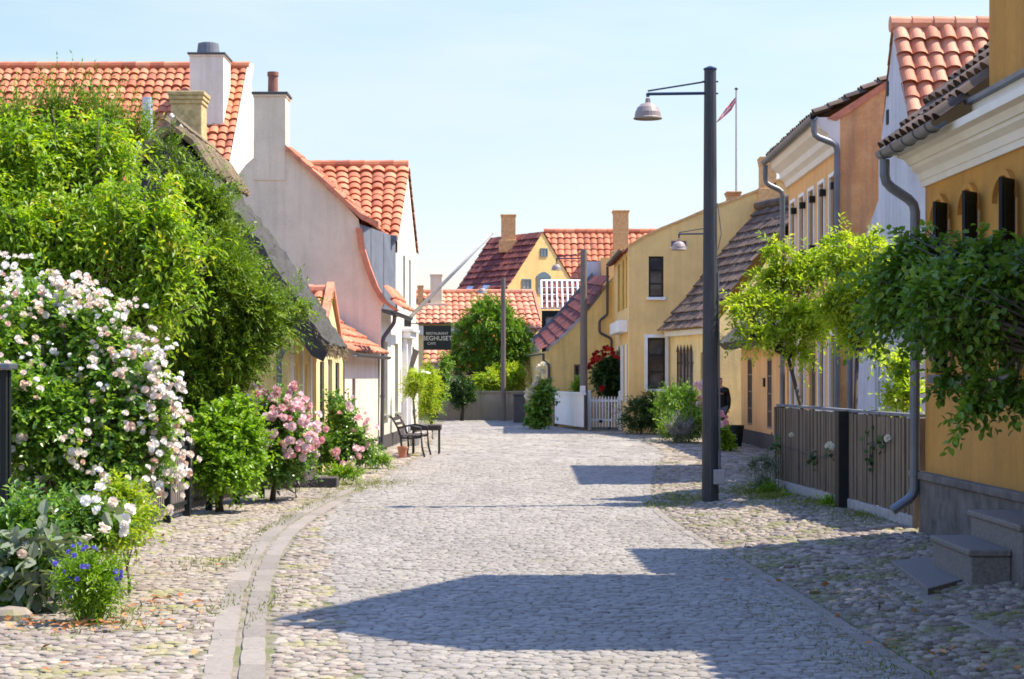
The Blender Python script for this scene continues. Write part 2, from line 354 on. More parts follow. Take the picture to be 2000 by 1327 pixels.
# ------------------------------------------------------------ roofs
PROF = [0.0, .50, .82, .97, 1.0, .94, .76, .40]
def tiled(name, mat, parent, lines, tw=.22, th=.3, amp=.07, step=.05, flip=False, crop=None):
    """pantiled slope; lines = [(left,right), ...] from eave to ridge"""
    Ls = np.array([l[0] for l in lines], float); Rs = np.array([l[1] for l in lines], float)
    seg = np.linalg.norm(np.diff((Ls+Rs)/2, axis=0), axis=1); cum = np.concatenate([[0], np.cumsum(seg)])
    nr = max(2, int(round(cum[-1]/th))); nc = max(2, int(round(np.linalg.norm(Rs[0]-Ls[0])/tw)))
    vv = []; off = []
    for r in range(nr):
        vv += [r/nr, (r+1)/nr]; off += [step, 0.0]
    s = np.array(vv)*cum[-1]; s[2::2] -= .035; Lp = np.stack([np.interp(s, cum, Ls[:,i]) for i in range(3)], 1); Rp = np.stack([np.interp(s, cum, Rs[:,i]) for i in range(3)], 1)
    ns = len(PROF); us = np.concatenate([(np.arange(nc)[:,None] + np.arange(ns)[None]/ns).ravel(), [nc]])/nc
    pr = np.concatenate([np.tile(PROF, nc), [PROF[0]]])*amp
    Pt = Lp[:,None]*(1-us)[None,:,None] + Rp[:,None]*us[None,:,None]
    nrm = np.cross(Rp-Lp, np.gradient((Lp+Rp)/2, axis=0)+1e-9); 
    g = np.stack([np.interp(np.clip(s+.05,0,cum[-1]), cum, ((Ls+Rs)/2)[:,i])-np.interp(np.clip(s-.05,0,cum[-1]), cum, ((Ls+Rs)/2)[:,i]) for i in range(3)], 1)
    nrm = unit(np.cross(Rp-Lp, g)); nrm = np.where(nrm[:,2:3] < 0, -nrm, nrm)
    jit = np.repeat(RS.randn(nr, nc)*.008, 2, 0); jit = np.concatenate([np.repeat(jit, ns, 1), np.zeros((2*nr,1))], 1)
    sag = RS.randn(nr)*.006; sag = np.repeat(sag, 2)[:,None]
    Pt = Pt + nrm[:,None]*(pr[None] + np.array(off)[:,None] + jit + sag)[...,None]
    H, Wd = Pt.shape[:2]; i, j = np.meshgrid(np.arange(H-1), np.arange(Wd-1), indexing='ij')
    Fq = np.stack([i*Wd+j, i*Wd+j+1, (i+1)*Wd+j+1, (i+1)*Wd+j], -1).reshape(-1,4)
    tint = RS.rand(nr, nc+1)[(i//2).ravel(), (j//ns).ravel()]
    return mesh_np(name, Pt.reshape(-1,3), Fq.ravel(), np.full(len(Fq), 4), mat, parent, tint=tint)
def ridgetiles(name, mat, parent, A, B, r=.12, L=.36):
    A = Vector(A); B = Vector(B); n = max(1, int(round((B-A).length/L))); mb = MB()
    for k in range(n):
        p = A.lerp(B, k/n); q = A.lerp(B, min(1, (k+1.12)/n)); mb.tube([p, q], [r*1.08, r*.92], 10)
    return mb.build(name, mat, parent)
def slab(name, mat, parent, lines, thick=.25, res=.12, disp=.03):
    """thick roof (thatch): lines = [(left,right), ...] from eave to ridge"""
    Ls = np.array([l[0] for l in lines], float); Rs = np.array([l[1] for l in lines], float)
    seg = np.linalg.norm(np.diff((Ls+Rs)/2, axis=0), axis=1); cum = np.concatenate([[0], np.cumsum(seg)])
    nu = max(2, int(np.linalg.norm(Rs[0]-Ls[0])/res)); nv = max(2, int(cum[-1]/res)); s = np.linspace(0, cum[-1], nv)
    Lp = np.stack([np.interp(s, cum, Ls[:,i]) for i in range(3)], 1); Rp = np.stack([np.interp(s, cum, Rs[:,i]) for i in range(3)], 1)
    us = np.linspace(0, 1, nu); Pt = Lp[:,None]*(1-us)[None,:,None]+Rp[:,None]*us[None,:,None]
    n = np.cross(Rs[-1]-Ls[0], Ls[-1]-Rs[0]); n = n/np.linalg.norm(n); n = n if n[2] > 0 else -n
    top = Pt + n*(RS.randn(nv, nu, 1)*disp); bot = Pt - n*thick + n*(RS.randn(nv,nu,1)*disp*.4)
    V = np.concatenate([top.reshape(-1,3), bot.reshape(-1,3)]); o = nv*nu; fs = []
    for i in range(nv-1):
        for j in range(nu-1):
            a = i*nu+j; fs.append((a, a+1, a+nu+1, a+nu)); fs.append((o+a, o+a+nu, o+a+nu+1, o+a+1))
    for i in range(nv-1):
        for j in (0, nu-1): a = i*nu+j; fs.append((a, a+nu, o+a+nu, o+a))
    for j in range(nu-1):
        for i in (0, nv-1): a = i*nu+j; fs.append((a, a+1, o+a+1, o+a))
    return mesh_np(name, V, [i for f in fs for i in f], [4]*len(fs), mat, parent, tint=RS.rand(len(fs)), smooth=False)
def gutter(parent, A, B, r=.07, mat='zinc', seg=8, brackets=0):
    A = Vector(A); B = Vector(B); d = (B-A).normalized(); x = d.cross(Vector((0,0,1))).normalized(); mb = MB()
    vs = []
    for p in (A, B):
        for rr in (r, r*.86):
            for k in range(seg+1):
                a = math.pi + math.pi*k/seg; vs.append(p + x*math.cos(a)*rr + Vector((0,0,math.sin(a)*rr)))
    m = seg+1; fs = []
    for k in range(seg):
        fs.append((k, k+1, 2*m+k+1, 2*m+k)); fs.append((m+k, 3*m+k, 3*m+k+1, m+k+1))
        fs.append((k, m+k, m+k+1, k+1)); fs.append((2*m+k, 2*m+k+1, 3*m+k+1, 3*m+k))
    mb.add(vs, fs)
    if brackets:
        for i in range(brackets):
            p = A.lerp(B, (i+.5)/brackets)
            mb.tube([p + x*math.cos(math.pi+math.pi*k/8)*r*1.06 + Vector((0,0,math.sin(math.pi+math.pi*k/8)*r*1.06)) for k in range(9)], .008, 5)
    return mb.build('gutter', M[mat], parent, smooth=False)
def pipe(name, parent, pts, r=.045, mat='zinc', collars=()):
    mb = MB(); 
    P = [Vector(p) for p in pts]; Q = [P[0]]
    for i in range(1, len(P)-1):
        a = (P[i-1]-P[i]); b = (P[i+1]-P[i]); k = min(r*1.6, a.length*.4, b.length*.4)
        Q += [P[i]+a.normalized()*k, P[i]+(a.normalized()+b.normalized())*k*.25, P[i]+b.normalized()*k]
    Q.append(P[-1]); mb.tube(Q, r, 12)
    for z in collars:
        for i in range(len(P)-1):
            lo, hi = sorted((P[i].z, P[i+1].z))
            if lo < z < hi and hi-lo > .5:
                p = P[i].lerp(P[i+1], (z-P[i].z)/(P[i+1].z-P[i].z)); mb.tube([p-Vector((0,0,.03)), p+Vector((0,0,.03))], r*1.18, 12)
    return mb.build(name, M[mat], parent, smooth=False)
def window(parent, fr, a0, a1, z0, z1, fm='whitepaint', cols=2, rows=3, depth=.10, bar=.035, sill=None, pane='glass', surround=None, sw=.12, name='window', label=None):
    mb = MB(); b1 = -depth+.055; b0 = -depth+.005
    for (p, q, r_, t) in ((a0, a0+.05, z0, z1), (a1-.05, a1, z0, z1), (a0+.05, a1-.05, z0, z0+.05), (a0+.05, a1-.05, z1-.05, z1)): mb.fb(fr, p, q, b0, b1, r_, t)
    w_ = a1-a0; h = z1-z0
    for c in range(1, cols): a = a0+w_*c/cols; mb.fb(fr, a-bar/2, a+bar/2, b0+.004, b1-.006, z0+.05, z1-.05)
    for r_ in range(1, rows): z = z0+h*r_/rows; mb.fb(fr, a0+.05, a1-.05, b0+.006, b1-.012, z-bar/2, z+bar/2)
    wn = mb.build(name, M[fm], parent, label=label)
    g = MB(); g.poly([fr.p(a0,-depth+.02,z0), fr.p(a1,-depth+.02,z0), fr.p(a1,-depth+.02,z1), fr.p(a0,-depth+.02,z1)]); g.build('pane', M[pane], wn)
    if sill: s_ = MB(); s_.fb(fr, a0-.06, a1+.06, -.02, .07, z0-.08, z0+.004); s_.build('sill', M[sill], wn, bevel=.006)
    if surround:
        s_ = MB()
        s_.fb(fr, a0-sw, a0-.002, -.01, .03, z0, z1+sw); s_.fb(fr, a1+.002, a1+sw, -.01, .03, z0, z1+sw); s_.fb(fr, a0-.002, a1+.002, -.01, .03, z1+.002, z1+sw); s_.build('surround', M[surround], wn)
    return wn
def chimney(parent, x0, x1, y0, y1, z0, z1, mat='brick', capm=None, pots=(), name='chimney', cap=.05, foot=None, label=None, steps=2, ch=.12):
    mb = MB(); mb.box(x0, x1, y0, y1, z0, z1-ch)
    if foot: mb.box(x0-foot[0], x1+foot[0], y0-foot[0], y1+foot[0], z0, z0+foot[1])
    for k in range(steps):
        e = cap*(k+1)/steps; mb.box(x0-e, x1+e, y0-e, y1+e, z1-ch+ch*k/steps+(.001 if k else 0), z1-ch+ch*(k+1)/steps)
    c = mb.build(name, M[mat], parent, bevel=.012, label=label)
    if capm:
        k = MB(); k.box(x0-cap-.03, x1+cap+.03, y0-cap-.03, y1+cap+.03, z1+.002, z1+.05); k.build('chimney_cap', M[capm], c, bevel=.005)
    for (px, r, h, pm) in pots:
        k = MB(); k.lathe((px, (y0+y1)/2, z1+(.05 if capm else 0)), [(r,0), (r*.95,h*.8), (r*1.1,h*.82), (r*1.1,h), (r*.8,h), (r*.8,h*.6)], 16); k.build('chimney_pot', M[pm], c, smooth=False)
    return c
# ------------------------------------------------------------ ground, road, pavements
LB = [(6,-1.1),(9,-1.45),(10.03,-1.62),(11.2,-1.79),(14.1,-2.13),(17.5,-2.5),(21.9,-2.66),(24.8,-2.5),(28,-2.36),(32,-2.2),(40,-2.0),(52,-2.3),(60,-2.6),(90,-2.6)]
RB = [(6,2.35),(10.2,2.24),(12.8,2.2),(15.8,2.08),(21.6,1.72),(25,1.78),(29,2.1),(33,2.5),(40,3.2),(50,3.3),(57,2.0),(62,1.1),(90,1.1)]
def _sm(T, y): return sum(np.interp(np.asarray(y, float)+o, [p[0] for p in T], [p[1] for p in T]) for o in (-2.4,-1.2,0,1.2,2.4))/5
def lb(y): return _sm(LB, y)
def rb(y): return _sm(RB, y)
def gz(x, y):
    # the right hand pavement rises gently towards the walls
    x = np.asarray(x, float); y = np.asarray(y, float); t_ = np.clip((x-rb(y)-.15)/np.maximum(.5, 3.7-rb(y)), 0, 1); return .14*t_*np.clip((31-y)/5, 0, 1)
def rbj(y): return rb(y)+.05*np.sin(y*2.3)+.04*np.sin(y*5.1)
def rl(y): return lb(y) + np.interp(y, [9, 17, 24, 30], [.78, .70, .25, .1]) + .035*np.sin(y*3.1)+.03*np.sin(y*6.7)
m, t, p = newmat('soil and moss'); co = coords(t)
a = ramp(t, noise(t, co, 5, 6, .7), [(.35, (.15,.125,.09)), (.65, (.27,.23,.175))])
a = mix(t, ramp(t, noise(t, co, .9, 6, .7), [(.50, 0.0), (.60, .8)]), a, (.11,.13,.03))
t.links.new(a, p.inputs['Base Color']); p.inputs['Roughness'].default_value = 1; bump(t, p, noise(t, co, 30), .6, .03)
g = MB(); g.poly([(-1500,-1500,-.03),(1500,-1500,-.03),(1500,1500,-.03),(-1500,1500,-.03)])
structure(g.build('ground', m))
nx, ny = 24, 60; gx = np.linspace(0, 1, nx); gy = np.linspace(5, 32, ny); V_ = []
for y_ in gy:
    for t_ in gx: x_ = rb(y_)+.1+(7.5-rb(y_))*t_; V_.append((x_, y_, float(gz(x_, y_))-.026))
i_, j_ = np.meshgrid(np.arange(ny-1), np.arange(nx-1), indexing='ij'); FQ = np.stack([i_*nx+j_, i_*nx+j_+1, (i_+1)*nx+j_+1, (i_+1)*nx+j_], -1).reshape(-1, 4)
structure(mesh_np('verge', V_, FQ.ravel(), np.full(len(FQ), 4), m))
def stonetmpl(dome=0, n=8, inner=.80):
    v = []; f = []
    for z, r in ((-1.5, .50), (.35, .50), (1.0, .50*inner)):
        for k in range(n):
            a = 2*math.pi*(k+.5)/n; c, s_ = math.cos(a), math.sin(a)
            q = 1/max(abs(c), abs(s_)); q = 1 + (min(q, 1.30)-1)*1.0; v.append((c*r*q*1.06, s_*r*q*1.06, z))
    for i in (0, 1):
        for k in range(n): f.append((i*n+k, i*n+(k+1) % n, (i+1)*n+(k+1) % n, (i+1)*n+k))
    if dome: v.append((0,0,1+dome)); f += [(2*n+k, 2*n+(k+1) % n, 3*n) for k in range(n)]
    else: f.append(tuple(range(2*n, 3*n)))
    return v, f
SETT = stonetmpl(.06); FIELD = stonetmpl(.25, 8, .72); FLAG = stonetmpl(.0, 12, .95)
SM = tinted('grey granite setts', [(0,(.215,.19,.155)), (.3,(.262,.236,.20)), (.7,(.295,.267,.228)), (1,(.335,.302,.255))], .8, 25, .35, moss=((.24,.22,.09), 1.3, .60, .45), bmp=.5, bscale=45, dirt=.25, wide=.16)
FM = tinted('round fieldstones', [(0,(.22,.175,.14)), (.3,(.29,.235,.19)), (.6,(.31,.27,.22)), (1,(.40,.335,.26))], .85, 18, .3, moss=((.24,.23,.06), 1.7, .53, .75), bmp=.6, bscale=35, dirt=.3, wide=.2)
FM2 = tinted('mossy fieldstones', [(0,(.16,.12,.10)), (.3,(.25,.20,.165)), (.6,(.30,.255,.21)), (1,(.41,.34,.27))], .85, 18, .3, moss=((.15,.16,.035), 1.5, .50, .75), bmp=.6, bscale=35, dirt=.35, wide=.2)
KM = tinted('kerb granite', [(0,(.205,.178,.145)), (1,(.285,.248,.205))], .85, 30, .3, moss=((.2,.18,.08), 3, .62, .4), bmp=.6, bscale=60, dirt=.25)
def rows(y0, y1, dy, w0, w1, fL, fR, jit=.0):
    P = []; Sx = []; y = y0
    while y < y1:
        x = fL(y) + RS.rand()*.05; xr = fR(y)
        while x < xr:
            ww = RS.uniform(w0, w1); P.append((x+ww/2+RS.randn()*jit, y+RS.randn()*(.006+jit) + .02*math.sin(x*1.3+y*.4), 0)); Sx.append((ww, dy)); x += ww
        y += dy
    return np.array(P), np.array(Sx)
def stones(name, mat, tm, P, Sx, gap, h, hj, tilt, rot=.03, ellip=False):
    n = len(P); P = P.copy(); P[:, 2] = -.03+RS.randn(n)*hj+gz(P[:,0],P[:,1])
    an = RS.randn(n)*rot; X = np.stack([np.cos(an), np.sin(an), RS.randn(n)*tilt], 1); Z = np.stack([RS.randn(n)*tilt, RS.randn(n)*tilt, np.ones(n)], 1)
    Sc = np.stack([Sx[:,0]-gap*(.6+.8*RS.rand(n)), Sx[:,1]-gap*(.6+.8*RS.rand(n)), np.full(n, h)], 1)
    return structure(scatter(name, mat, None, tm[0], tm[1], P, X, Z, Sc))
P0, S0 = rows(8.5, 22, .068, .065, .125, rl, rb); P1, S1 = rows(22, 36, .095, .08, .16, rl, rb); P2, S2 = rows(36, 78, .2, .18, .34, rl, rb)
P1 = np.concatenate([P0, P1]); S1 = np.concatenate([S0, S1])
stones('road', SM, SETT, np.concatenate([P1, P2]), np.concatenate([S1, S2]), .006, .009, .0024, .013)
def fieldP(fL, fR, y0, y1, d):
    return rows(y0, y1, d, d*.75, d*1.45, fL, fR, .018)
A1, B1 = fieldP(lambda y: lb(y)+.29, lambda y: rl(y)-.04, 7.5, 30, .078)
A2, B2 = fieldP(lambda y: -5.2 if y < 25 else -3.4, lambda y: lb(y)-.12, 7.5, 30, .08)
stones('pavement', FM, FIELD, np.concatenate([A1, A2]), np.concatenate([B1, B2]), .007, .011, .0028, .022, .2)
A2, B2 = fieldP(lambda y: -3.3, lambda y: lb(y)-.12, 30, 58, .18)
stones('pavement', FM, FIELD, A2, B2, .012, .026, .004, .03, .2)
A1, B1 = fieldP(lambda y: rb(y)+.10, lambda y: 4.9 if y < 27 else 5.2, 7.5, 34, .082)
A2, B2 = fieldP(lambda y: rb(y)+.10, lambda y: 6.2, 34, 56, .2)
stones('pavement', FM2, FIELD, np.concatenate([A1, A2]), np.concatenate([B1, B2]), .010, .016, .0045, .032, .25)
def band(fx, y0, y1, wd, l0, l1, name='kerb', skip=0):
    P=[];X=[];Sc=[]; y = y0
    while y < y1:
        l = RS.uniform(l0, l1); ym = y+l/2; dx = (fx(y+l)-fx(y))/l
        if RS.rand() >= skip:
            P.append((fx(ym), ym, -.03+float(gz(fx(ym), ym)))); X.append((dx, 1, 0)); Sc.append((math.hypot(l, l*dx)-.015, wd*(.92+.1*RS.rand()), .0135))
        y += l
    return structure(scatter(name, KM, None, FLAG[0], FLAG[1], np.array(P), np.array(X), np.tile([0,0,1.0],(len(P),1))+RS.randn(len(P),3)*.01, np.array(Sc)))
band(lb, 7.5, 31, .16, .35, .8); band(lambda y: lb(y)+.195, 7.5, 25, .15, .3, .7)
band(lambda y: rb(y)+.03, 7.5, 31, .10, .2, .4)
band(lambda y: rb(y)+.82+.02*(y-10), 10, 18, .24, .35, .7, skip=.25)
# ------------------------------------------------------------ greens
GM = dict(
 rosebush=tinted('light rose leaves', [(0,(.05,.12,.02)),(.45,(.16,.31,.035)),(.85,(.36,.50,.06)),(1,(.50,.50,.08))], .3, 3, .6, trans=.38, bmp=0, dirt=.25),
 pear=tinted('mid green leaves', [(0,(.05,.11,.015)),(.5,(.12,.23,.025)),(1,(.28,.40,.045))], .4, 2, .5, trans=.4, bmp=0, dirt=.25),
 peach=tinted('yellow green leaves', [(0,(.09,.18,.014)),(.4,(.23,.38,.022)),(.8,(.47,.57,.03)),(1,(.64,.42,.08))], .42, 2, .5, trans=.5, bmp=0, dirt=.3),
 lime=tinted('lime leaves', [(0,(.16,.26,.02)),(.35,(.34,.46,.03)),(.85,(.54,.58,.05)),(1,(.62,.52,.10))], .45, 2, .45, trans=.5, bmp=0, dirt=.2),
 yew=tinted('yew needles', [(0,(.05,.09,.012)),(.5,(.16,.26,.018)),(1,(.34,.44,.025))], .55, 2, .35, trans=.3, bmp=0, dirt=.3),
 rose=tinted('rose leaves', [(0,(.05,.11,.02)),(.5,(.13,.27,.035)),(.9,(.30,.45,.06)),(1,(.46,.46,.07))], .3, 3, .6, trans=.3, bmp=0, dirt=.25),
 fresh=tinted('fresh green leaves', [(0,(.12,.22,.014)),(.5,(.22,.38,.02)),(1,(.38,.52,.035))], .38, 2, .55, trans=.45, bmp=0, dirt=.25),
 dark=tinted('dark green leaves', [(0,(.022,.05,.010)),(.5,(.045,.10,.018)),(1,(.11,.19,.035))], .4, 2, .45, trans=.3, bmp=0, dirt=.25),
 rowan=tinted('rowan leaves', [(0,(.06,.14,.015)),(.5,(.16,.31,.025)),(1,(.34,.46,.04))], .45, 1, .45, trans=.35, bmp=0, dirt=.25),
 greyleaf=tinted('grey green leaves', [(0,(.13,.16,.10)),(.5,(.21,.25,.17)),(1,(.33,.36,.27))], .7, 3, .3, trans=.2, bmp=0),
 grass=tinted('grass blades', [(0,(.08,.11,.015)),(.5,(.17,.21,.025)),(1,(.33,.30,.08))], .6, 2, .3, trans=.4, bmp=0),
 pink=tinted('pale pink petals', [(0,(.74,.50,.40)),(.2,(.84,.70,.59)),(.6,(.88,.82,.75)),(1,(.90,.88,.84))], .7, 5, .2, tt_=(1,1,1), trans=.3, bmp=0, dirt=.12),
 deep=tinted('pink petals', [(0,(.80,.40,.42)),(.5,(.86,.60,.61)),(1,(.90,.78,.76))], .7, 5, .2, tt_=(1,1,1), trans=.3, bmp=0, dirt=.12),
 red=tinted('red petals', [(0,(.35,.012,.018)),(.6,(.60,.03,.03)),(1,(.75,.08,.05))], .7, 5, .2, tt_=(1,1,1), trans=.25, bmp=0, dirt=.12),
 cream=tinted('cream petals', [(0,(.75,.66,.45)),(1,(.88,.84,.72))], .7, 5, .2, tt_=(1,1,1), trans=.3, bmp=0, dirt=.12),
 blue=tinted('violet bell petals', [(0,(.10,.09,.50)),(1,(.28,.24,.72))], .6, 5, .2, tt_=(1,1,1), trans=.3, bmp=0, dirt=.12),
 lav=tinted('lavender spikes', [(0,(.20,.17,.22)),(.5,(.30,.25,.30)),(1,(.27,.30,.22))], .8, 5, .2, trans=.2, bmp=0),
 dead=tinted('dry leaves', [(0,(.22,.09,.035)),(.5,(.42,.18,.07)),(1,(.55,.32,.16))], .8, 5, .2, trans=.15, bmp=0),
 berry=tinted('orange berries', [(0,(.55,.12,.02)),(1,(.70,.25,.05))], .5, 5, .4, bmp=0),
)
def bl(px, py, D, rx, rz, ry=None):       # an ellipsoid placed from where it stands, radii in pixels of the photo
    c = S(px, py, D); k = D/F; return (c[0], c[1], c[2], rx*k, (ry if ry else min(rx, rz)*k*.9), rz*k)
# big pale pink rose bush
B = [bl(75,655,16.1,105,118), bl(175,690,15.9,85,105), bl(265,780,15.7,68,110), bl(292,900,15.6,52,88), bl(60,830,15.5,120,130), bl(190,850,15.6,100,110), bl(190,960,15.4,85,80), bl(300,840,15.6,38,100), bl(225,1000,15.2,55,60), bl(10,740,15.6,70,150)]
rb0 = thing('rose_bush', 'tall bush of pale pink roses in front of the yellow green fruit tree', 'rose bush', (-3.95, 15.6, 0))


def stems(parent, blobs, r0=.03, extra=2, fork=.3, seed=0, base=None, mat='bark', name='trunk'):
    """trunk with limbs as a part of its plant"""
    base = base or tuple(parent.location); rnd = random.Random(seed); mb = MB(); b = Vector(base)
    c = Vector(np.mean(np.array(blobs)[:, :3], 0)); f = b.lerp(c, fork)
    mb.tube([b-Vector((0,0,.05)), b.lerp(f,.5)+Vector((rnd.uniform(-.04,.04),0,0)), f], [r0*1.3, r0, r0*.85], 8)
    for bb in blobs:
        for _ in range(extra):
            e = Vector(bb[:3]) + Vector([rnd.uniform(-.5,.5)*bb[3+i] for i in range(3)]); m = f.lerp(e, .5)+Vector((0,0,rnd.uniform(0,.15)*bb[5]))
            mb.tube([f, m, e], [r0*.6, r0*.35, r0*.12], 6)
            for _ in range(2):
                e2 = Vector(bb[:3]) + Vector([rnd.uniform(-.85,.85)*bb[3+i] for i in range(3)]); mb.tube([m, m.lerp(e2,.5)+Vector((0,0,.03)), e2], [r0*.3, r0*.18, r0*.06], 5)
    return mb.build(name, M[mat], parent, smooth=True)
stems(rb0, B, .035, 3, .25, 3, name='stem')
foliage('foliage', GM['rosebush'], rb0, B, 3600, 8, .20, .055, .036, up=.25, droop=.25, shell=.55, tmpl=LEAFQ)
P, N = blobtwigs(B, 6500, .96, .1, 1, .1)
sx = (P[:,0]/P[:,1]*F+1000); sy = HZ-(P[:,2]-EYE)/P[:,1]*F
crest = (sy < 560+.0034*np.maximum(sx-90,0)**2*1.0+75) | ((sx > 285) & (sy < 960))
k = (N[:,1] < .4) & (RS.rand(len(P)) < np.where(crest, .15, .035)); P, N = P[k], N[k]
blossoms('blossoms', GM['pink'], rb0, P + N*.07, unit(N + [0,-.6,.5]), .056, clump=4, cr=.05)
# leafy shrub at its foot
B = [bl(50,1040,13.4,80,75), bl(25,1120,13.1,85,80), bl(150,1010,13.9,80,55), bl(110,1100,13.2,60,60), bl(200,1040,13.9,45,50)]
q = thing('garden_shrub', 'low dense green shrub below the pale pink rose bush at the left edge', 'shrub', (-3.6,13.4,0))
stems(q, B, .02, 3, .3, 4, name='stem')
foliage('foliage', GM['rose'], q, B, 1500, 9, .2, .06, .028, up=.35, droop=.3, shell=.4)
foliage('broad_leaves', GM['greyleaf'], q, [bl(60,1090,12.9,80,75), bl(190,1000,13.5,50,30)], 45, 4, .16, .12, .075, tmpl=LEAFQ)
P, N = blobtwigs([bl(40,1090,12.8,45,40), bl(180,1010,13.4,70,60)], 20, .95); blossoms('blossoms', GM['pink'], q, P, unit(N+[0,-.8,.4]), .08)
B = [bl(238,985,14.6,48,55), bl(262,1020,14.4,42,40), bl(215,1040,14,45,40)]
q = thing('golden_shrub', 'small yellow green shrub between the rose bush and the pavement', 'shrub', (-2.95,14.2,0))
stems(q, B, .012, 3, .3, 5, name='stem'); foliage('foliage', GM['lime'], q, B, 620, 8, .17, .055, .02, up=.4, droop=.5, shell=.3)
# bellflowers
B = [bl(175,1135,12.5,68,55), bl(180,1175,12.45,52,38)]
q = thing('bellflower_plant', 'clump of violet blue bellflowers on the pavement edge at lower left', 'flowering plant', (-2.86,12.5,0))
mb = MB()
for i in range(70):
    a = RS.uniform(-1, 1); e = (-2.86+a*.27+RS.randn()*.03, 12.5+RS.randn()*.1, RS.uniform(.25,.5)); mb.tube([(-2.86+a*.08,12.5+RS.randn()*.04,-.03), (-2.86+a*.16, 12.5, e[2]*.6), e], [.004,.003,.002], 4)
mb.build('stem', GM['fresh'], q)
foliage('foliage', GM['fresh'], q, B, 700, 8, .14, .042, .012, up=.6, droop=.3, shell=.3)
P, N = blobtwigs([bl(178,1112,12.45,72,45)], 44, .8); blossoms('blossoms', GM['blue'], q, P, unit(N+[0,-1,.2]), .032)
# deciduous tree and yew
B = [bl(60,330,20.5,110,120), bl(190,300,20.8,95,90), bl(50,470,20,120,120), bl(200,450,20,120,110), bl(300,460,19.8,85,95), bl(120,600,19.6,120,80), bl(290,590,19.8,85,80), bl(320,380,20,55,60), bl(120,250,20.7,40,50), bl(-60,450,20,100,200), bl(355,560,19.7,60,60), bl(380,490,19.8,40,45)]
q = thing('fruit_tree', 'broad fruit tree with bright yellow green drooping leaves behind the pink rose bush', 'tree', (-4.9,20,0))
stems(q, B, .10, 3, .45, 6)
foliage('crown', GM['peach'], q, B, 4600, 9, .34, .085, .036, up=.25, droop=.7, shell=.5)
B = [bl(110,250,22.3,55,70), bl(50,290,22.4,65,75), bl(215,255,22.3,50,60), bl(20,255,22.3,45,50), bl(270,275,22.3,40,55), bl(160,230,22.3,40,50)]
q = thing('juniper_tree', 'olive green juniper whose feathery tips rise above the fruit tree at top left', 'tree', (-5.7,22.4,0))
stems(q, B, .07, 3, .7, 16)
foliage('crown', GM['yew'], q, B+[bl(100,380,22.4,140,90)], 2300, 16, .40, .06, .018, up=1.3, droop=-.1, shell=.35, tmpl=NEEDLE, spread=.7, rnd=.3)
B = [bl(395,430,24,70,95), bl(350,350,24.2,40,50), bl(440,510,24,55,70), bl(535,600,24.2,55,36), bl(470,600,23.8,95,70), bl(410,560,23.6,90,100), bl(440,690,23.8,90,70), bl(400,790,23.8,70,80), bl(350,730,23.5,60,90), bl(578,592,24.3,34,26), bl(545,640,24.3,40,34), bl(330,300,24.3,24,35), bl(500,655,24,48,34), bl(325,880,23.6,55,60)]
q = thing('yew_tree', 'dark feathery yew tree leaning against the thatched gable', 'tree', (-3.95,24,0))
stems(q, B, .10, 3, .4, 7)
foliage('crown', GM['yew'], q, B, 5600, 18, .34, .075, .021, up=.05, droop=.12, shell=.45, tmpl=NEEDLE, spread=.65, out=1.2, rnd=.35)
# bright green hedge bush
B = [bl(430,860,22.8,55,75), bl(480,880,22.8,45,70), bl(440,920,22.5,60,50), bl(395,890,22.5,45,60), bl(470,800,23,40,40)]
q = thing('green_bush', 'bright green leafy bush on gnarled stems below the dark yew', 'bush', (-3.6,22.7,0))
stems(q, B, .045, 3, .3, 8, name='stem'); foliage('foliage', GM['fresh'], q, B, 1500, 8, .2, .06, .038, up=.3, droop=.3, shell=.5, tmpl=LEAFQ)
B = [bl(560,850,24.6,42,60), bl(530,900,24.5,50,50), bl(580,890,24.8,35,45), bl(530,800,24.6,38,35), bl(600,830,25,18,30), bl(495,890,24.3,32,55), bl(560,790,25,30,30)]
q = thing('pink_rose_bush', 'rose bush with pink flowers in front of the yellow thatched house', 'rose bush', (-3.2,24.6,0))
stems(q, B, .035, 3, .3, 9, name='stem'); foliage('foliage', GM['rose'], q, B, 1500, 8, .18, .055, .036, up=.3, shell=.45, tmpl=LEAFQ)
P, N = blobtwigs([bl(565,790,24.7,32,30), bl(520,800,24.5,35,30), bl(600,840,24.8,16,35), bl(560,840,24.3,50,45)], 90, .95)
blossoms('blossoms', GM['deep'], q, P, unit(N+[0,-.8,.5]), .10, clump=2, cr=.05)
P, N = blobtwigs([bl(515,790,24.9,30,26)], 26, .8); blossoms('blossoms', GM['pink'], q, P, unit(N+[0,-.8,.5]), .10)
B = [bl(585,930,25.3,28,36), bl(550,945,24.9,30,28)]
q = thing('lavender_bush', 'grey lavender bush beside the dark doorstep of the thatched house', 'bush', (-2.95,25.2,0))
stems(q, B, .008, 5, .2, 10, name='stem'); foliage('foliage', GM['lav'], q, B, 900, 9, .2, .03, .008, up=1.2, droop=0, shell=.2, tmpl=NEEDLE, spread=.5)
B = [bl(665,830,31.5,32,45), bl(650,880,31.2,35,40), bl(690,860,31.4,30,38), bl(655,790,31.8,22,28), bl(705,885,31.3,25,25), bl(720,880,31.5,18,28), bl(680,800,31.6,18,25)]
q = thing('climbing_rose', 'climbing rose with few flowers at the foot of the salmon outhouse', 'rose bush', (-2.95,31.3,0))
stems(q, B, .03, 3, .3, 11, name='stem'); foliage('foliage', GM['rose'], q, B, 1100, 8, .2, .06, .038, up=.4, shell=.4, tmpl=LEAFQ)
P, N = blobtwigs([bl(690,850,31,45,60)], 14, .8); blossoms('blossoms', GM['deep'], q, P, unit(N+[0,-.8,.5]), .11, clump=2, cr=.05)
B = [bl(742,900,33,28,12), bl(720,895,33,25,14), bl(670,925,28.5,40,14)]
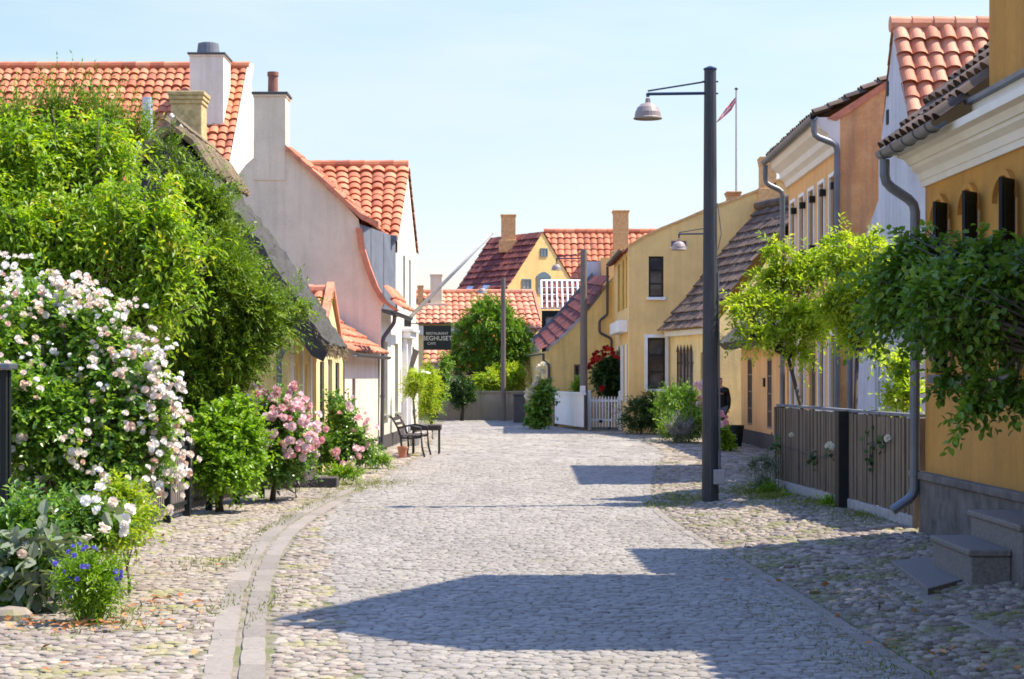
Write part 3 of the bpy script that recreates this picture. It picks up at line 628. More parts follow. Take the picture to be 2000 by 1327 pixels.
q = thing('ground_cover_plants', 'low weeds spreading along the foot of the salmon outhouse', 'weeds', (-2.5,32,0)); 
foliage('foliage', GM['fresh'], q, B, 380, 8, .15, .06, .02, up=.5, shell=.1)
# iron fence along the front gardens
q = thing('garden_fence', 'low black fence with grey pickets half hidden under the left bushes', 'fence', (-3.95,20.7,0))
fpts = [(-4.25,17.2),(-4.12,18.6),(-4.0,20.0),(-3.93,21.0),(-3.88,22.0),(-3.78,23.0),(-3.62,24.2),(-3.45,25.4)]
for (x, y) in fpts: mb = MB(); mb.box(x-.04,x+.04,y-.04,y+.04,-.03,.92); mb.lathe((x,y,.92),[(.05,0),(.05,.03),(.0,.08)],8,False); mb.build('post', M['black'], q)
mb = MB(); mp = MB()
for (a, b) in zip(fpts[:-1], fpts[1:]):
    fr = Fr(a, b)
    for z in (.15, .80): mb.fb(fr, .04, fr.L-.04, -.015, .015, z-.02, z+.02)
    n = int(fr.L/.09)
    for i in range(1, n): mp.fb(fr, fr.L*i/n-.028, fr.L*i/n+.028, -.035, -.017, .05, .88+.02*math.sin(i*2.3))
mb.build('rail', M['black'], q); mp.build('pickets', M['greywood'], q)
q = thing('glass_cabinet', 'black framed glass cabinet half hidden by roses at the left edge', 'cabinet', (-4.05,14.6,0))
mb = MB(); x0, x1, y0, y1 = -4.5, -3.98, 14.5, 14.66
for x in (x0, x1-.05):
    for y in (y0, y1-.05): mb.box(x, x+.05, y, y+.05, 0, 1.70)
mb.box(x0+.05,x1-.05,y0,y0+.04,.75,.82); mb.box(x0+.05,x1-.05,y0,y0+.04,1.62,1.70); mb.build('frame', M['black'], q, bevel=.006)
mb = MB(); mb.box(x0-.04,x1+.04,y0-.04,y1+.04,1.702,1.75); mb.build('top', M['zinc'], q, bevel=.008)
mb = MB(); mb.box(x0+.03,x1-.03,y0+.03,y1-.03,.05,1.61); mb.build('glass_panel', M['glass'], q)
q = MB(); q.add([(p[0]*.28+G(18,1205)[0], p[1]*.2+G(18,1205)[1], p[2]*.06) for p in FIELD[0]], FIELD[1]); tagg(q.build('kerb_stone', FM, None, G(18,1205)), 'loose rounded stone lying at the lower left corner by the shrub', 'stone')
# fallen leaves, grass tufts
def strew(n, pts, sp): 
    c = np.array([G(*p)[:2] for p in pts])[RS.randint(0, len(pts), n)]; return np.concatenate([c + RS.randn(n,2)*sp, np.full((n,1), .012)], 1)
P = np.concatenate([strew(120, [(60,1220),(160,1222),(240,1215),(290,1180)], .22), strew(60, [(100,1290),(300,1110),(330,1050),(260,1180)], .4), strew(70, [(1750,1210),(1850,1280),(1600,1150),(1900,1230)], .35)])
tagg(structure(scatter('fallen_leaves', GM['dead'], None, LEAF[0], LEAF[1], P, RS.randn(len(P),3)*[1,1,.2], dirs_from(len(P),(0,0,1),.3), np.stack([.05+.04*RS.rand(len(P)), .03+.02*RS.rand(len(P)), np.full(len(P), .05)],1)), 'stuff'), 'dry orange leaves strewn on the stones', 'leaf litter')
def tufts(n, pts, sp, h): 
    c = np.array([G(*p)[:2] for p in pts])[RS.randint(0, len(pts), n)]; return np.concatenate([c + RS.randn(n,2)*sp, np.full((n,1), -.03)], 1), h*(.5+RS.rand(n))
rs_ = [tufts(5200, [(1320,972),(1360,978),(1290,985),(1440,968),(1480,962),(1520,985),(1560,998),(1600,1000),(1640,1010),(1680,1030),(1720,1028)], (.16,.35), .055),
       tufts(1500, [(1500,985),(1470,975),(1640,1000),(1620,985),(1540,975)], (.12,.2), .10),
       tufts(1800, [(700,945),(740,940),(680,950),(720,905)], (.3,.6), .05),
       tufts(1600, [(470,1080),(520,1030),(560,1010),(600,985),(430,1180),(520,1180),(640,970)], (.05,.6), .035),
       tufts(800, [(255,1060),(240,1190),(300,1000),(200,1215),(400,1100)], (.2,.3), .06),
       tufts(6500, [(1760,1150),(1850,1200),(1900,1290),(1820,1290),(1700,1150),(1620,1110),(1420,1085),(1480,1100),(1560,1110),(1500,1180),(1600,1230),(1700,1280),(1750,1300),(1800,1270),(1660,1180),(1380,1030),(1450,1040)], (.2,.5), .024),
       tufts(500, [(1350,888),(1300,900),(1400,905),(1150,850),(1200,850)], (.5,1.0), .06)]
P = np.concatenate([a for a, b in rs_]); P[:,2] += gz(P[:,0],P[:,1]); H = np.concatenate([b for a, b in rs_]); n = len(P)
tagg(structure(scatter('grass', GM['grass'], None, NEEDLE[0], NEEDLE[1], P, unit(RS.randn(n,3)*[.6,.6,.1]+[0,0,1]), RS.randn(n,3)*[1,1,.1], np.stack([H, .004+.006*RS.rand(n), H], 1)), 'stuff'), 'grass and weeds growing in the stone joints', 'grass')
# ============================================================ LEFT SIDE
def P3(x, y, z): return (x, y, z)
# --- thatched yellow house (gable towards us)
H = thing('thatched_house', 'yellow house with an old grey thatched roof and a straw ridge', 'house', (-5.0, 29, 0))
Y0, Y1 = 27.4, 30.4; XR, XL = -3.32, -6.7
mb = MB(); fr = Fr((XR,Y0),(XR,Y1)); wh = [(.55,1.25,.75,1.85), (1.85,2.5,.75,1.85)]
mb.wall(fr, 0, 3.0, -.05, 2.45, wh)
mb.poly([(XL,Y0,-.05),(XR,Y0,-.05),(XR,Y0,2.45),(-5.0,Y0,4.95),(XL,Y0,2.45)]); mb.poly([(XL,Y1,-.05),(XR,Y1,-.05),(XR,Y1,2.45),(-5.0,Y1,4.95),(XL,Y1,2.45)])
mb.poly([(XL,Y0,-.05),(XL,Y1,-.05),(XL,Y1,2.45),(XL,Y0,2.45)]); mb.build('wall', M['yellow2'], H)
for h in wh: window(H, fr, *h, fm='white' if False else 'whitepaint', cols=2, rows=3)
for a in (.2, 1.55, 2.75): mb = MB(); mb.fb(fr, a-.09, a+.09, -.01, .045, .30, 2.2); mb.build('pilaster', M['cream'], H)
mb = MB(); mb.fb(fr, -.03, 3.03, .002, .05, -.05, .28); mb.build('plinth', M['tarplinth'], H)
for (x, y, z, nme) in ((-1,0,0,''),): pass
def thlines(sgn, y0, y1, ex, ez, ax=-5.0, az=5.22): return [((ax+sgn*ex, y0, ez), (ax+sgn*ex, y1, ez)), ((ax+sgn*ex*.55, y0, az-(az-ez)*.50), (ax+sgn*ex*.55, y1, az-(az-ez)*.50)), ((ax+sgn*.05, y0, az), (ax+sgn*.05, y1, az))]
rf = slab('roof', M['thatch'], H, thlines(1, Y0-.22, Y1+.1, 2.28, 2.12), .20, .11, .022)
slab('roof', M['thatch'], H, thlines(-1, Y0-.22, Y1+.1, 2.30, 2.06), .27, .2, .03)
fr_n = 700; fy = RS.uniform(Y0-.24, Y1+.1, fr_n); fp = np.stack([np.full(fr_n, -2.76)+RS.randn(fr_n)*.02, fy, 2.06+RS.randn(fr_n)*.05], 1)
gt = RS.rand(300); fp = np.concatenate([fp, np.stack([-2.74-2.2*gt, np.full(300, Y0-.24), 2.1+3.0*gt+RS.randn(300)*.03], 1)]); n_ = len(fp)
scatter('straw_ends', M['ridge'], rf, NEEDLE[0], NEEDLE[1], fp, unit(RS.randn(n_,3)*.35+[.55,-.15,-1]), RS.randn(n_,3), np.stack([.06+.06*RS.rand(n_), np.full(n_,.012), np.full(n_,.05)],1))
rg = MB()
for k in range(26):
    y = Y0-.3+ (Y1-Y0+.5)*k/25
    for s_ in (1, -1): rg.tube([(-5.0-s_*.1,y+RS.randn()*.02,5.42), (-5.0+s_*.32,y,5.10+RS.randn()*.02), (-5.0+s_*.62, y+RS.randn()*.04, 4.62+RS.rand()*.1)], [.08,.075,.05], 6)
rg.build('ridge_straw', M['ridge'], rf)
for k, y in enumerate((Y0-.3, Y0+.1, Y0+.8, Y0+1.6)):
    mb = MB(); mb.tube([(-5.02,y,5.50), (-4.45,y,4.78)], [.035,.03], 6); mb.build('ridge_pole', M['whitepaint' if k == 0 else 'greywood'], rf)
mb = MB(); mb.prism([(-4.98,Y0-.25,5.10),(-2.72,Y0-.25,2.0),(-2.78,Y0-.25,1.86),(-2.95,Y0-.25,1.95),(-5.0,Y0-.25,4.72)], (0,.035,0)); mb.prism([(-5.02,Y0-.25,5.10),(-5.02,Y0-.25,4.72),(-7.05,Y0-.25,1.95),(-7.28,Y0-.25,2.0)], (0,.035,0)); mb.build('verge_board', M['tarplinth'], H)
chimney(H, *[S(338,0,29.5)[0], S(398,0,29.5)[0]], 29.3, 29.8, 4.7, 6.18, 'brick', cap=.05, foot=(.12,.62), label='old yellow brick chimney with stepped foot', steps=3, ch=.2)
pipe('downpipe', H, [(-3.38,Y0-.10,2.05),(-3.45,Y0-.10,1.9),(-3.45,Y0-.10,-.02)], .04, 'zinc')
# white verge ladder lying on thatch beyond
mb = MB(); mb.box(-3.28,-2.62,27.55,27.95,-.03,.13); tagg(mb.build('doorstep', M['tarplinth'], None, (-3,27.7,0), bevel=.01), 'dark tarred doorstep block at the corner of the yellow thatched house', 'step')
# --- tiled wing between thatch and outhouse
H = thing('tiled_cottage', 'small cottage with a stub of red tiled roof behind the thatched roof', 'house', (-4.2, 33, 0))
mb = MB(); fr = Fr((-3.28,30.9),(-3.22,35.1)); wh = [(.5,1.15,.8,1.9),(1.7,2.4,.1,1.95),(2.9,3.6,.8,1.9)]
mb.wall(fr, 0, fr.L, -.05, 2.0, wh); mb.poly([fr.p(0,0,2.0), fr.p(fr.L,0,2.0), fr.p(fr.L/2,0,3.12)])
mb.poly([(-3.28,30.9,-.05),(-6.5,30.9,-.05),(-6.5,30.9,2.0),(-3.28,30.9,2.0)]); mb.poly([(-3.22,35.1,-.05),(-6.5,35.1,-.05),(-6.5,35.1,2.0),(-3.22,35.1,2.0)]); mb.build('wall', M['butter'], H)
for i, h in enumerate(wh):
    if i != 1: window(H, fr, *h, fm='blueiron', cols=2, rows=3)
mb = MB(); mb.fb(fr, 1.72, 2.38, -.10, -.06, .1, 1.93); d = mb.build('door', M['olive'], H); mb = MB(); mb.fb(fr, 1.8, 1.86, -.058, -.03, 1.0, 1.12); mb.build('handle', M['steel'], d)
rf = tiled('roof', M['tile'], H, [((-6.4,30.85,1.95),(-3.32,30.85,1.95)), ((-6.4,33,3.15),(-3.3,33,3.15))], .24, .33)
tiled('roof', M['tile'], H, [((-6.4,35.15,1.95),(-3.32,35.15,1.95)), ((-6.4,33,3.15),(-3.3,33,3.15))], .24, .33)
ridgetiles('ridge_tiles', M['tile_light'], rf, (-3.2,33,3.18), (-6.4,33,3.18), .11)
mb = MB(); mb.prism([(-3.31,30.8,1.96),(-3.31,33,3.20),(-3.31,33,3.34),(-3.31,30.8,2.10)], (.13,0,0)); mb.prism([(-3.31,33,3.20),(-3.31,35.15,1.96),(-3.31,35.15,2.10),(-3.31,33,3.34)], (.13,0,0)); mb.build('coping', M['copper'], rf)
# --- low outhouse with lean-to roof
H = thing('outhouse', 'low pale salmon outhouse with a lean-to roof against the beige gable', 'outbuilding', (-3.6, 38, 0))
mb = MB(); fr = Fr((-3.2,35.3),(-2.97,40.9)); mb.wall(fr, 0, fr.L, -.05, 2.1, [(1.1,1.6,.9,1.6)])
mb.poly([(-3.2,35.3,-.05),(-4.6,35.3,-.05),(-4.6,35.3,3.05),(-3.2,35.3,2.1)]); mb.build('wall', M['salmon'], H); window(H, fr, 1.1,1.6,.9,1.6, cols=1, rows=2, fm='black')
rf = tiled('roof', M['tile'], H, [((-3.02,35.15,2.08),(-2.78,40.95,2.08)), ((-4.5,35.15,3.12),(-4.3,40.95,3.12))], .24, .33)
gutter(H, (-2.98,35.1,2.08), (-2.74,40.9,2.08), .065, 'rubber')
mb = MB()
for k in range(4): mb.tube([(-3.05+.06*k,35.6+.32*k,2.2-.005*k),(-3.0+.05*k,35.85+.32*k,2.16)], [.07,.06], 6)
mb.build('loose_tiles', M['brownpot'], rf)
# --- tall beige gable house with mansard roof and street dormer
H = thing('gable_house', 'tall beige gabled house with a plastered gable chimney and cream front', 'house', (-5.2, 46, 0))
YG = 41.0; k = YG/F
def gp(px, py, y=YG): s_ = S(px,py,YG); return (s_[0], y, s_[2])
prof = [(462,346),(480,322),(498,306),(530,296),(562,296),(600,330),(640,370),(672,398),(700,428),(704,450),(712,486),(724,524),(738,560),(752,590),(745,600)]
mb = MB(); mb.poly([(-7.2,YG,-.05),(-2.97,YG,-.05)] + [gp(*p) for p in prof[::-1]] + [(-7.2,YG,3.9)]); 
mb.poly([(-7.2,YG,-.05),(-7.2,52,-.05),(-7.2,52,3.6),(-7.2,YG,3.6)])
mb.build('gable_wall', M['greige'], H)
fr = Fr((-2.97,YG),(-2.64,52.0)); L = fr.L
wh = [(1.2,2.1,.75,2.45), (3.9,4.8,.75,2.45), (6.2,7.3,0.02,2.5), (8.6,9.5,.75,2.45)]
mb = MB(); mb.wall(fr, 0, L, -.05, 3.1, wh)
mb.wall(fr, 4.6, 10.2, 3.1, 5.1, [(6.15,6.75,3.35,4.75),(7.9,8.5,3.35,4.75)]); 
mb.poly([fr.p(4.6,0,5.1), fr.p(10.2,0,5.1), fr.p(7.4,0,7.1)]); mb.poly([fr.p(L,0,-.05), (-7.2,52,-.05), (-7.2,52,3.6), (-5.3,52,6.6), fr.p(L,0,3.1)]); mb.build('wall', M['cream'], H)
for h in wh[:2]+wh[3:]: window(H, fr, *h, fm='olive', cols=2, rows=4, depth=.14, sill='olive', surround='olive' if False else None)
for h in ((6.15,6.75,3.35,4.75),(7.9,8.5,3.35,4.75)): window(H, fr, *h, fm='olive', cols=2, rows=4, depth=.12)
mb = MB(); mb.fb(fr, 6.22, 7.28, -.10, -.05, .02, 2.48); d = mb.build('door', M['whitepaint'], H); mb = MB(); mb.fb(fr, 6.3,6.36,-.048,-.01,1.0,1.15); mb.build('handle', M['black'], d)
mb = MB(); mb.fb(fr, 5.95, 6.18, .002, .12, 0, 2.62); mb.fb(fr, 7.32, 7.55, .002, .12, 0, 2.62); mb.fb(fr, 5.85, 7.65, .002, .22, 2.622, 2.78); mb.fb(fr, 5.8, 7.7, .002, .30, 2.782, 2.86); mb.build('door_surround', M['whitepaint'], H, bevel=.01)
mb = MB(); mb.fb(fr, -.03, L, .002, .04, -.05, .30); mb.build('plinth', M['tarplinth'], H)
# main roof, street slope (concave mansard) and back slope
def ml(px, py, y0=YG-.10, y1=52.1, dx=.06): a = S(px,py,YG); return ((a[0]+dx,y0,a[2]), (a[0]+dx+.33*(y1-YG)/11,y1,a[2]))
rf = tiled('roof', M['tile'], H, [ml(703,432),ml(672,400),ml(600,332),ml(556,290)], .23, .32)
tiled('roof', M['tile'], H, [ml(776,604, y1=44),ml(757,584, y1=44),ml(744,560, y1=44)], .23, .32)
fc_ = Fr((-3.47,41.35),(-2.86,45.28)); fc_ = fc_ if fc_.n[1] < 0 else Fr((-3.47,41.35),(-2.86,45.28), flip=True)
mb = MB(); mb.fb(fc_, 0, fc_.L, -.06, 0, 3.25, 5.08)
for i in range(3, 9, 3): mb.fb(fc_, fc_.L*i/9-.006, fc_.L*i/9+.006, .001, .010, 3.3, 5.05)
mb.build('dormer_cheek', M['bluezinc'], H)
tiled('roof', M['tile'], H, [((-7.5,YG+.1,4.1),(-7.5,52.1,4.1)), ((-5.35,YG+.1,6.66),(-5.1,52.1,6.66))], .23, .32)
ridgetiles('ridge_tiles', M['tile'], rf, (-5.3,YG+.8,6.72), (-5.1,52,6.72), .12)
mb = MB(); vp = [S(558,290,YG),S(600,328,YG),S(640,364,YG),S(672,394,YG),S(705,424,YG),S(740,440,YG)]
for a, b in zip(vp[:-1], vp[1:]): mb.hexa([(a[0],YG-.12,a[2]-.05),(b[0],YG-.12,b[2]-.05),(b[0],YG+.25,b[2]-.05),(a[0],YG+.25,a[2]-.05),(a[0],YG-.12,a[2]+.07),(b[0],YG-.12,b[2]+.07),(b[0],YG+.25,b[2]+.07),(a[0],YG+.25,a[2]+.07)])
mb.build('verge_tiles', M['copper'], rf)
mb = MB(); vp = [S(704,446,YG),S(710,486,YG),S(722,524,YG),S(736,560,YG),S(752,588,YG),S(778,607,YG)]
for a, b in zip(vp[:-1], vp[1:]): mb.hexa([(a[0]-.10,YG-.13,a[2]),(a[0]+.03,YG-.13,a[2]),(a[0]+.03,YG+.2,a[2]),(a[0]-.10,YG+.2,a[2]),(b[0]-.10,YG-.13,b[2]),(b[0]+.03,YG-.13,b[2]),(b[0]+.03,YG+.2,b[2]),(b[0]-.10,YG+.2,b[2])])
mb.build('verge_tiles', M['copper'], rf)
# street dormer: cross roof
ya, yb, yc = 45.3, 48.4, 51.4
dr = tiled('dormer_roof', M['tile'], H, [((-4.6,ya-.1,5.0),(fr.p(4.25,.06,0)[0],ya-.1,5.0)), ((-5.3,yb,7.13),(fr.p(7.4,.06,0)[0],yb,7.13))], .24, .32)
tiled('dormer_roof', M['tile'], H, [((-4.6,yc,5.0),(fr.p(10.4,.06,0)[0],yc,5.0)), ((-5.3,yb,7.13),(fr.p(7.4,.06,0)[0],yb,7.13))], .24, .32)
ridgetiles('ridge_tiles', M['tile'], dr, (-2.72,yb,7.20), (-5.4,yb,7.20), .12)
mb = MB(); mb.box(-4.2,-2.80,44.9,ya-.01,5.0,5.06); mb.box(-3.6,-2.80,44.75,44.9,4.93,5.07)
for z in (3.4,3.9,4.4,4.8): mb.box(-4.0,-2.87,ya-.03,ya-.012,z,z+.025)
mb.build('dormer_fascia', M['zinc'], H)
pipe('vent_pipe', H, [(-3.05,44.6,3.3),(-3.05,44.6,5.0)], .05, 'rubber')
chimney(H, S(496,0,YG)[0], S(558,0,YG)[0], YG-.02, YG+.75, 6.0, 7.92, 'greige', capm='rubber', pots=((S(529,0,YG)[0],.115,.50,'brownpot'),), cap=.02, label='tall plastered gable chimney with a dark slab and brown pot', steps=1, ch=.06)
gutter(H, (-2.62,YG-.15,3.08), (-2.50,45.2,3.08), .075, 'rubber')
pipe('downpipe', H, [(-2.62,YG+.12,3.02),(-2.62,YG+.12,2.85),(-2.88,YG+.12,2.5),(-2.90,YG+.12,-.02)], .045, 'rubber', (1.2,2.2))
pipe('downpipe', H, [(-3.0,YG-.10,2.05),(-3.0,YG-.10,-.02)], .05, 'rubber')
# --- big red roofed house behind
H = thing('long_roof_house', 'large house with a long red tiled roof behind the left trees', 'house', (-12, 49, 0))
XG = -7.12
mb = MB(); mb.poly([(XG,45.4,-.05),(XG,45.4,5.6),(XG,50,9.97),(XG,54.6,5.6),(XG,54.6,-.05)]); mb.poly([(XG,45.4,-.05),(-24,45.4,-.05),(-24,45.4,5.6),(XG,45.4,5.6)]); mb.poly([(-24,45.4,-.05),(-24,45.4,5.6),(-24,50,9.97),(-24,54.6,5.6),(-24,54.6,-.05)]); mb.build('wall', M['pale'], H)
mb = MB(); mb.box(XG+.003, XG+.05, 50.8, 50.95, 6.8, 8.2); mb.build('gable_vent', M['olive'], H)
rf = tiled('roof', M['tile'], H, [((-24,45.2,5.45),(XG-.02,45.2,5.45)), ((-24,50,10.0),(XG-.02,50,10.0))], .245, .30, .06)
tiled('roof', M['tile'], H, [((-24,54.8,5.45),(XG-.02,54.8,5.45)), ((-24,50,10.0),(XG-.02,50,10.0))], .245, .6, .05)
ridgetiles('ridge_tiles', M['tile'], rf, (XG,50,10.06), (-24,50,10.06), .12, .38)
mb = MB(); mb.prism([(XG-.05,45.2,5.45),(XG-.05,50,9.98),(XG-.05,50,10.12),(XG-.05,45.2,5.60)], (.16,0,0)); mb.build('verge', M['pale'], rf)
c = chimney(H, S(374,0,48.3)[0], S(440,0,48.3)[0], 48.0, 49.2, 8.2, 10.03, 'pale', capm='rubber', cap=.02, label='broad cream plastered chimney with a round metal cowl', steps=1, ch=.05)
mb = MB(); cx = S(407,0,48.6)[0]; mb.lathe((cx,48.6,10.08), [(.32,0),(.31,.02),(.28,.26),(.27,.33),(.18,.36)], 20); mb.build('cowl', M['bluezinc'], c, smooth=False)
mb = MB(); cx = S(288,0,47.0)[0]; mb.lathe((cx,47.0,7.2), [(.15,0),(.14,1.55)], 14); s_ = mb.build('flue_pipe', M['steel'], rf)
mb = MB(); mb.hexa([(cx-.33,46.6,6.93),(cx+.40,46.6,6.93),(cx+.40,47.3,7.62),(cx-.33,47.3,7.62),(cx-.33,46.57,6.98),(cx+.40,46.57,6.98),(cx+.40,47.27,7.67),(cx-.33,47.27,7.67)]); mb.build('flashing', M['steel'], s_)
# --- things at the foot of the cream front
def fitem(a, b): return fr.p(a, b, 0)
fr = Fr((-2.97,41.0),(-2.64,52.0))
# bench (long axis along the wall, slightly turned)
bx, by = -2.02, 38.1
q = thing('garden_bench', 'dark iron and wood garden bench standing in front of the cream house wall', 'bench', (bx, by, 0))
bf = Fr((bx-.28,by-.55),(bx-.20,by+.6))
for e in (0, 1.12):
    mb = MB(); pt = lambda b, z: bf.p(e, b, z)
    mb.tube([pt(.02,0), pt(.05,.22), pt(.03,.42), pt(-.04,.62), pt(-.14,.80), pt(-.19,.83)], .022, 7)
    mb.tube([pt(.52,0), pt(.47,.2), pt(.46,.42)], .02, 7); mb.tube([pt(.03,.40), pt(.25,.38), pt(.46,.41)], .02, 7); mb.tube([pt(-.02,.60), pt(.2,.64), pt(.44,.60), pt(.46,.42)], .018, 7)
    mb.build('side_frame', M['iron'], q, smooth=True)
mb = MB()
for i in range(6): mb.fb(bf, 0, 1.12, .04+.07*i, .09+.07*i, .425, .447)
mb.build('seat', M['darkwood'], q)
mb = MB()
for z, b in ((.55,-.035),(.65,-.07),(.75,-.12)): mb.fb(bf, 0, 1.12, b, b+.022, z, z+.06)
mb.build('backrest', M['darkwood'], q)
mb = MB(); a = S(788,868,37.6); cx = a[0]; mb.lathe((cx,37.3,0), [(.07,0),(.10,.18),(.11,.19),(.11,.23),(.09,.23),(.09,.2)], 14); tagg(mb.build('clay_pot', M['terracotta'], None, (cx,37.3,0)), 'small terracotta pot standing on the ground by the garden bench', 'pot')
q = thing('cafe_table', 'low dark table beyond the bench by the cream house', 'table', (-1.75,39.2,0)); mb = MB(); mb.box(-2.15,-1.50,38.95,39.5,.50,.62); mb.build('tabletop', M['darkwood'], q, bevel=.02)
for (x, y) in ((-2.1,39.0),(-1.55,39.0),(-2.1,39.45),(-1.55,39.45)): mb = MB(); mb.tube([(x,y,0),(x,y,.5)], .018, 6); mb.build('leg', M['iron'], q)
# wire bicycle rack / low chain on the stones
q = thing('olive_tree', 'small standard tree with yellow green ball crown at the cream doorway', 'tree', (-2.28,44,0))
B = [bl(812,745,44,22,26), bl(800,765,44,15,18)]; stems(q, B, .025, 3, .75, 12); foliage('crown', GM['lime'], q, B, 330, 9, .2, .07, .02, up=.3, shell=.3)
mb = MB(); mb.lathe((-2.28,44,-.03), [(.14,0),(.19,.3),(.2,.34),(.16,.34)], 12); tagg(mb.build('planter', M['white'], None, (-2.28,44,0)), 'pale round planter holding the small olive tree at the cream doorway', 'planter')
q = thing('bamboo_clump', 'tall yellow green bamboo growing at the far corner of the cream house', 'bamboo', (-2.1,49,0))
B = [bl(838,740,49,17,40), bl(832,790,49,14,38), bl(848,770,49.4,10,40)]; stems(q, B, .012, 6, .1, 13, name='stem'); foliage('foliage', GM['lime'], q, B, 500, 9, .25, .10, .02, up=.5, droop=.5, shell=.2)
# sign, bracket, flag pole
q = thing('hanging_sign', 'square black inn sign with pale lettering hanging from the cream house', 'sign', (-2.0,49,3.0))
ys = 49.0; x0, x1 = S(827,0,ys)[0], S(881,0,ys)[0]; z1, z0 = S(0,636,ys)[2], S(0,684,ys)[2]
mb = MB(); mb.box(x0,x1,ys-.02,ys+.02,z0,z1); mb.build('board', M['black'], q, bevel=.005)
mb = MB(); mb.tube([(-2.75,ys,z1+.05),(x1+.02,ys,z1+.05)], .014, 6); mb.tube([(-2.75,ys,z1+.5),(x1-.05,ys,z1+.05)], .008, 5); mb.build('bracket', M['iron'], q)
def text(s_, size, x, y, z, mat, parent, name='lettering', rot=(R(90),0,0)):
    cu = bpy.data.curves.new(name, 'FONT'); cu.body = s_; cu.size = size; cu.align_x = 'CENTER'; cu.align_y = 'CENTER'; cu.extrude = .003
    o = bpy.data.objects.new(name, cu); COL.objects.link(o); dg = bpy.context.evaluated_depsgraph_get()
    me = bpy.data.meshes.new_from_object(o.evaluated_get(dg)); bpy.data.objects.remove(o); me.materials.clear()
    n = bpy.data.objects.new(name, me); COL.objects.link(n); me.materials.append(M[mat]); n.rotation_euler = rot
    n.parent = parent; rl_ = rootloc(parent); n.location = (x-rl_[0], y-rl_[1], z-rl_[2]); return n
M['letter'] = simple('pale sign lettering', (.50,.49,.42), .7)
xc = (x0+x1)/2; text('RESTAURANT', .095, xc, ys-.026, z0+(z1-z0)*.67, 'letter', q); text('BEGHUSET', .165, xc, ys-.026, z0+(z1-z0)*.47, 'letter', q); text('CAFE', .095, xc-.15, ys-.026, z0+(z1-z0)*.26, 'letter', q)
q = thing('slanting_flagpole', 'white flagpole slanting up over the street from the cream house front', 'flagpole', (-2.72,47.5,3.2))
a = S(812,612,47.5); b = S(961,456,47.5)
mb = MB(); mb.tube([(a[0]-.25,47.5,a[2]-.22), b], [.055,.038], 8); mb.lathe((b[0],b[1],b[2]-.01), [(.0,-.05),(.04,0),(0,.05)], 8, False); mb.build('pole', M['polegrey'], q, smooth=True)
mb = MB(); mb.box(-2.80,-2.60,47.42,47.58,a[2]-.35,a[2]-.1); mb.build('bracket', M['iron'], q)
q = thing('wall_lantern', 'grey slanting lantern bracket beside the cream house doorway', 'wall lamp', (-2.6,46.4,2.2))
mb = MB(); mb.hexa([(-2.66,46.3,1.55),(-2.60,46.3,1.55),(-2.60,46.5,1.55),(-2.66,46.5,1.55),(-2.48,46.3,2.35),(-2.34,46.3,2.28),(-2.34,46.5,2.28),(-2.48,46.5,2.35)]); mb.build('bracket', M['greywood'], q)
mb = MB(); mb.lathe((-2.22,46.8,1.72), [(.16,0),(.15,.02),(.05,.06)], 14); mb.tube([(-2.6,46.8,1.8),(-2.22,46.8,1.8)], .012, 6); mb.build('lamp_shade', M['whitepaint'], q)
# ============================================================ RIGHT SIDE
# --- near ochre house
H = thing('ochre_house', 'ochre house with white cornice and dark shutters filling the right edge', 'house', (5, 15, 0))
XW = lambda y: 4.10 - .0256*(y-16.0)  # house coordinates scaled down about the camera, written here as plain values
fr = Fr((XW(18.05),18.05),(XW(3),3.0), flip=False)     # a runs towards the camera
if fr.n[0] > 0: fr = Fr((XW(18.05),18.05),(XW(3),3.0), flip=True)
L = fr.L; ZE = 3.44
wa = [18.05-y for y in (17.43, 16.43, 15.33)] + [4.0, 6.6, 7.8, 11, 12.4]
HO = [(a-.24, a+.24, 1.66, 3.28) for a in wa]
mb = MB(); mb.wall(fr, 0, L, .70, ZE+.35, [(h[0],h[1],h[2],h[3]) for h in HO], .16)
for h in HO:      # arched heads: infill between the arc and the square hole
    n = 8; c = (h[0]+h[1])/2; w2 = (h[1]-h[0])/2
    arc = [(c-w2*math.cos(math.pi*k/n), h[3]-.17+.17*math.sin(math.pi*k/n)) for k in range(n+1)]
    for k in range(n): (a0, z0), (a1, z1) = arc[k], arc[k+1]; mb.poly([fr.p(a0,0,z0), fr.p(a1,0,z1), fr.p(a1,0,h[3]), fr.p(a0,0,h[3])]); mb.poly([fr.p(a0,0,z0), fr.p(a1,0,z1), fr.p(a1,-.16,z1), fr.p(a0,-.16,z0)])
far = fr.p(0,0,0); back = (far[0]+7, far[1]); 
mb.poly([(far[0],far[1],-.05),(back[0],back[1],-.05),(back[0],back[1],ZE+.3),(far[0]+3.5,far[1],7.0),(far[0],far[1],ZE+.3)])
nr = fr.p(L,0,0); mb.poly([(nr[0],nr[1],-.05),(nr[0]+7,nr[1],-.05),(nr[0]+7,nr[1],ZE+.3),(nr[0]+3.5,nr[1],7.0),(nr[0],nr[1],ZE+.3)]); mb.build('wall', M['ochre'], H)
M['flesh_shut'] = simple('pale grey pink shutter paint', (.40,.33,.29), .6)
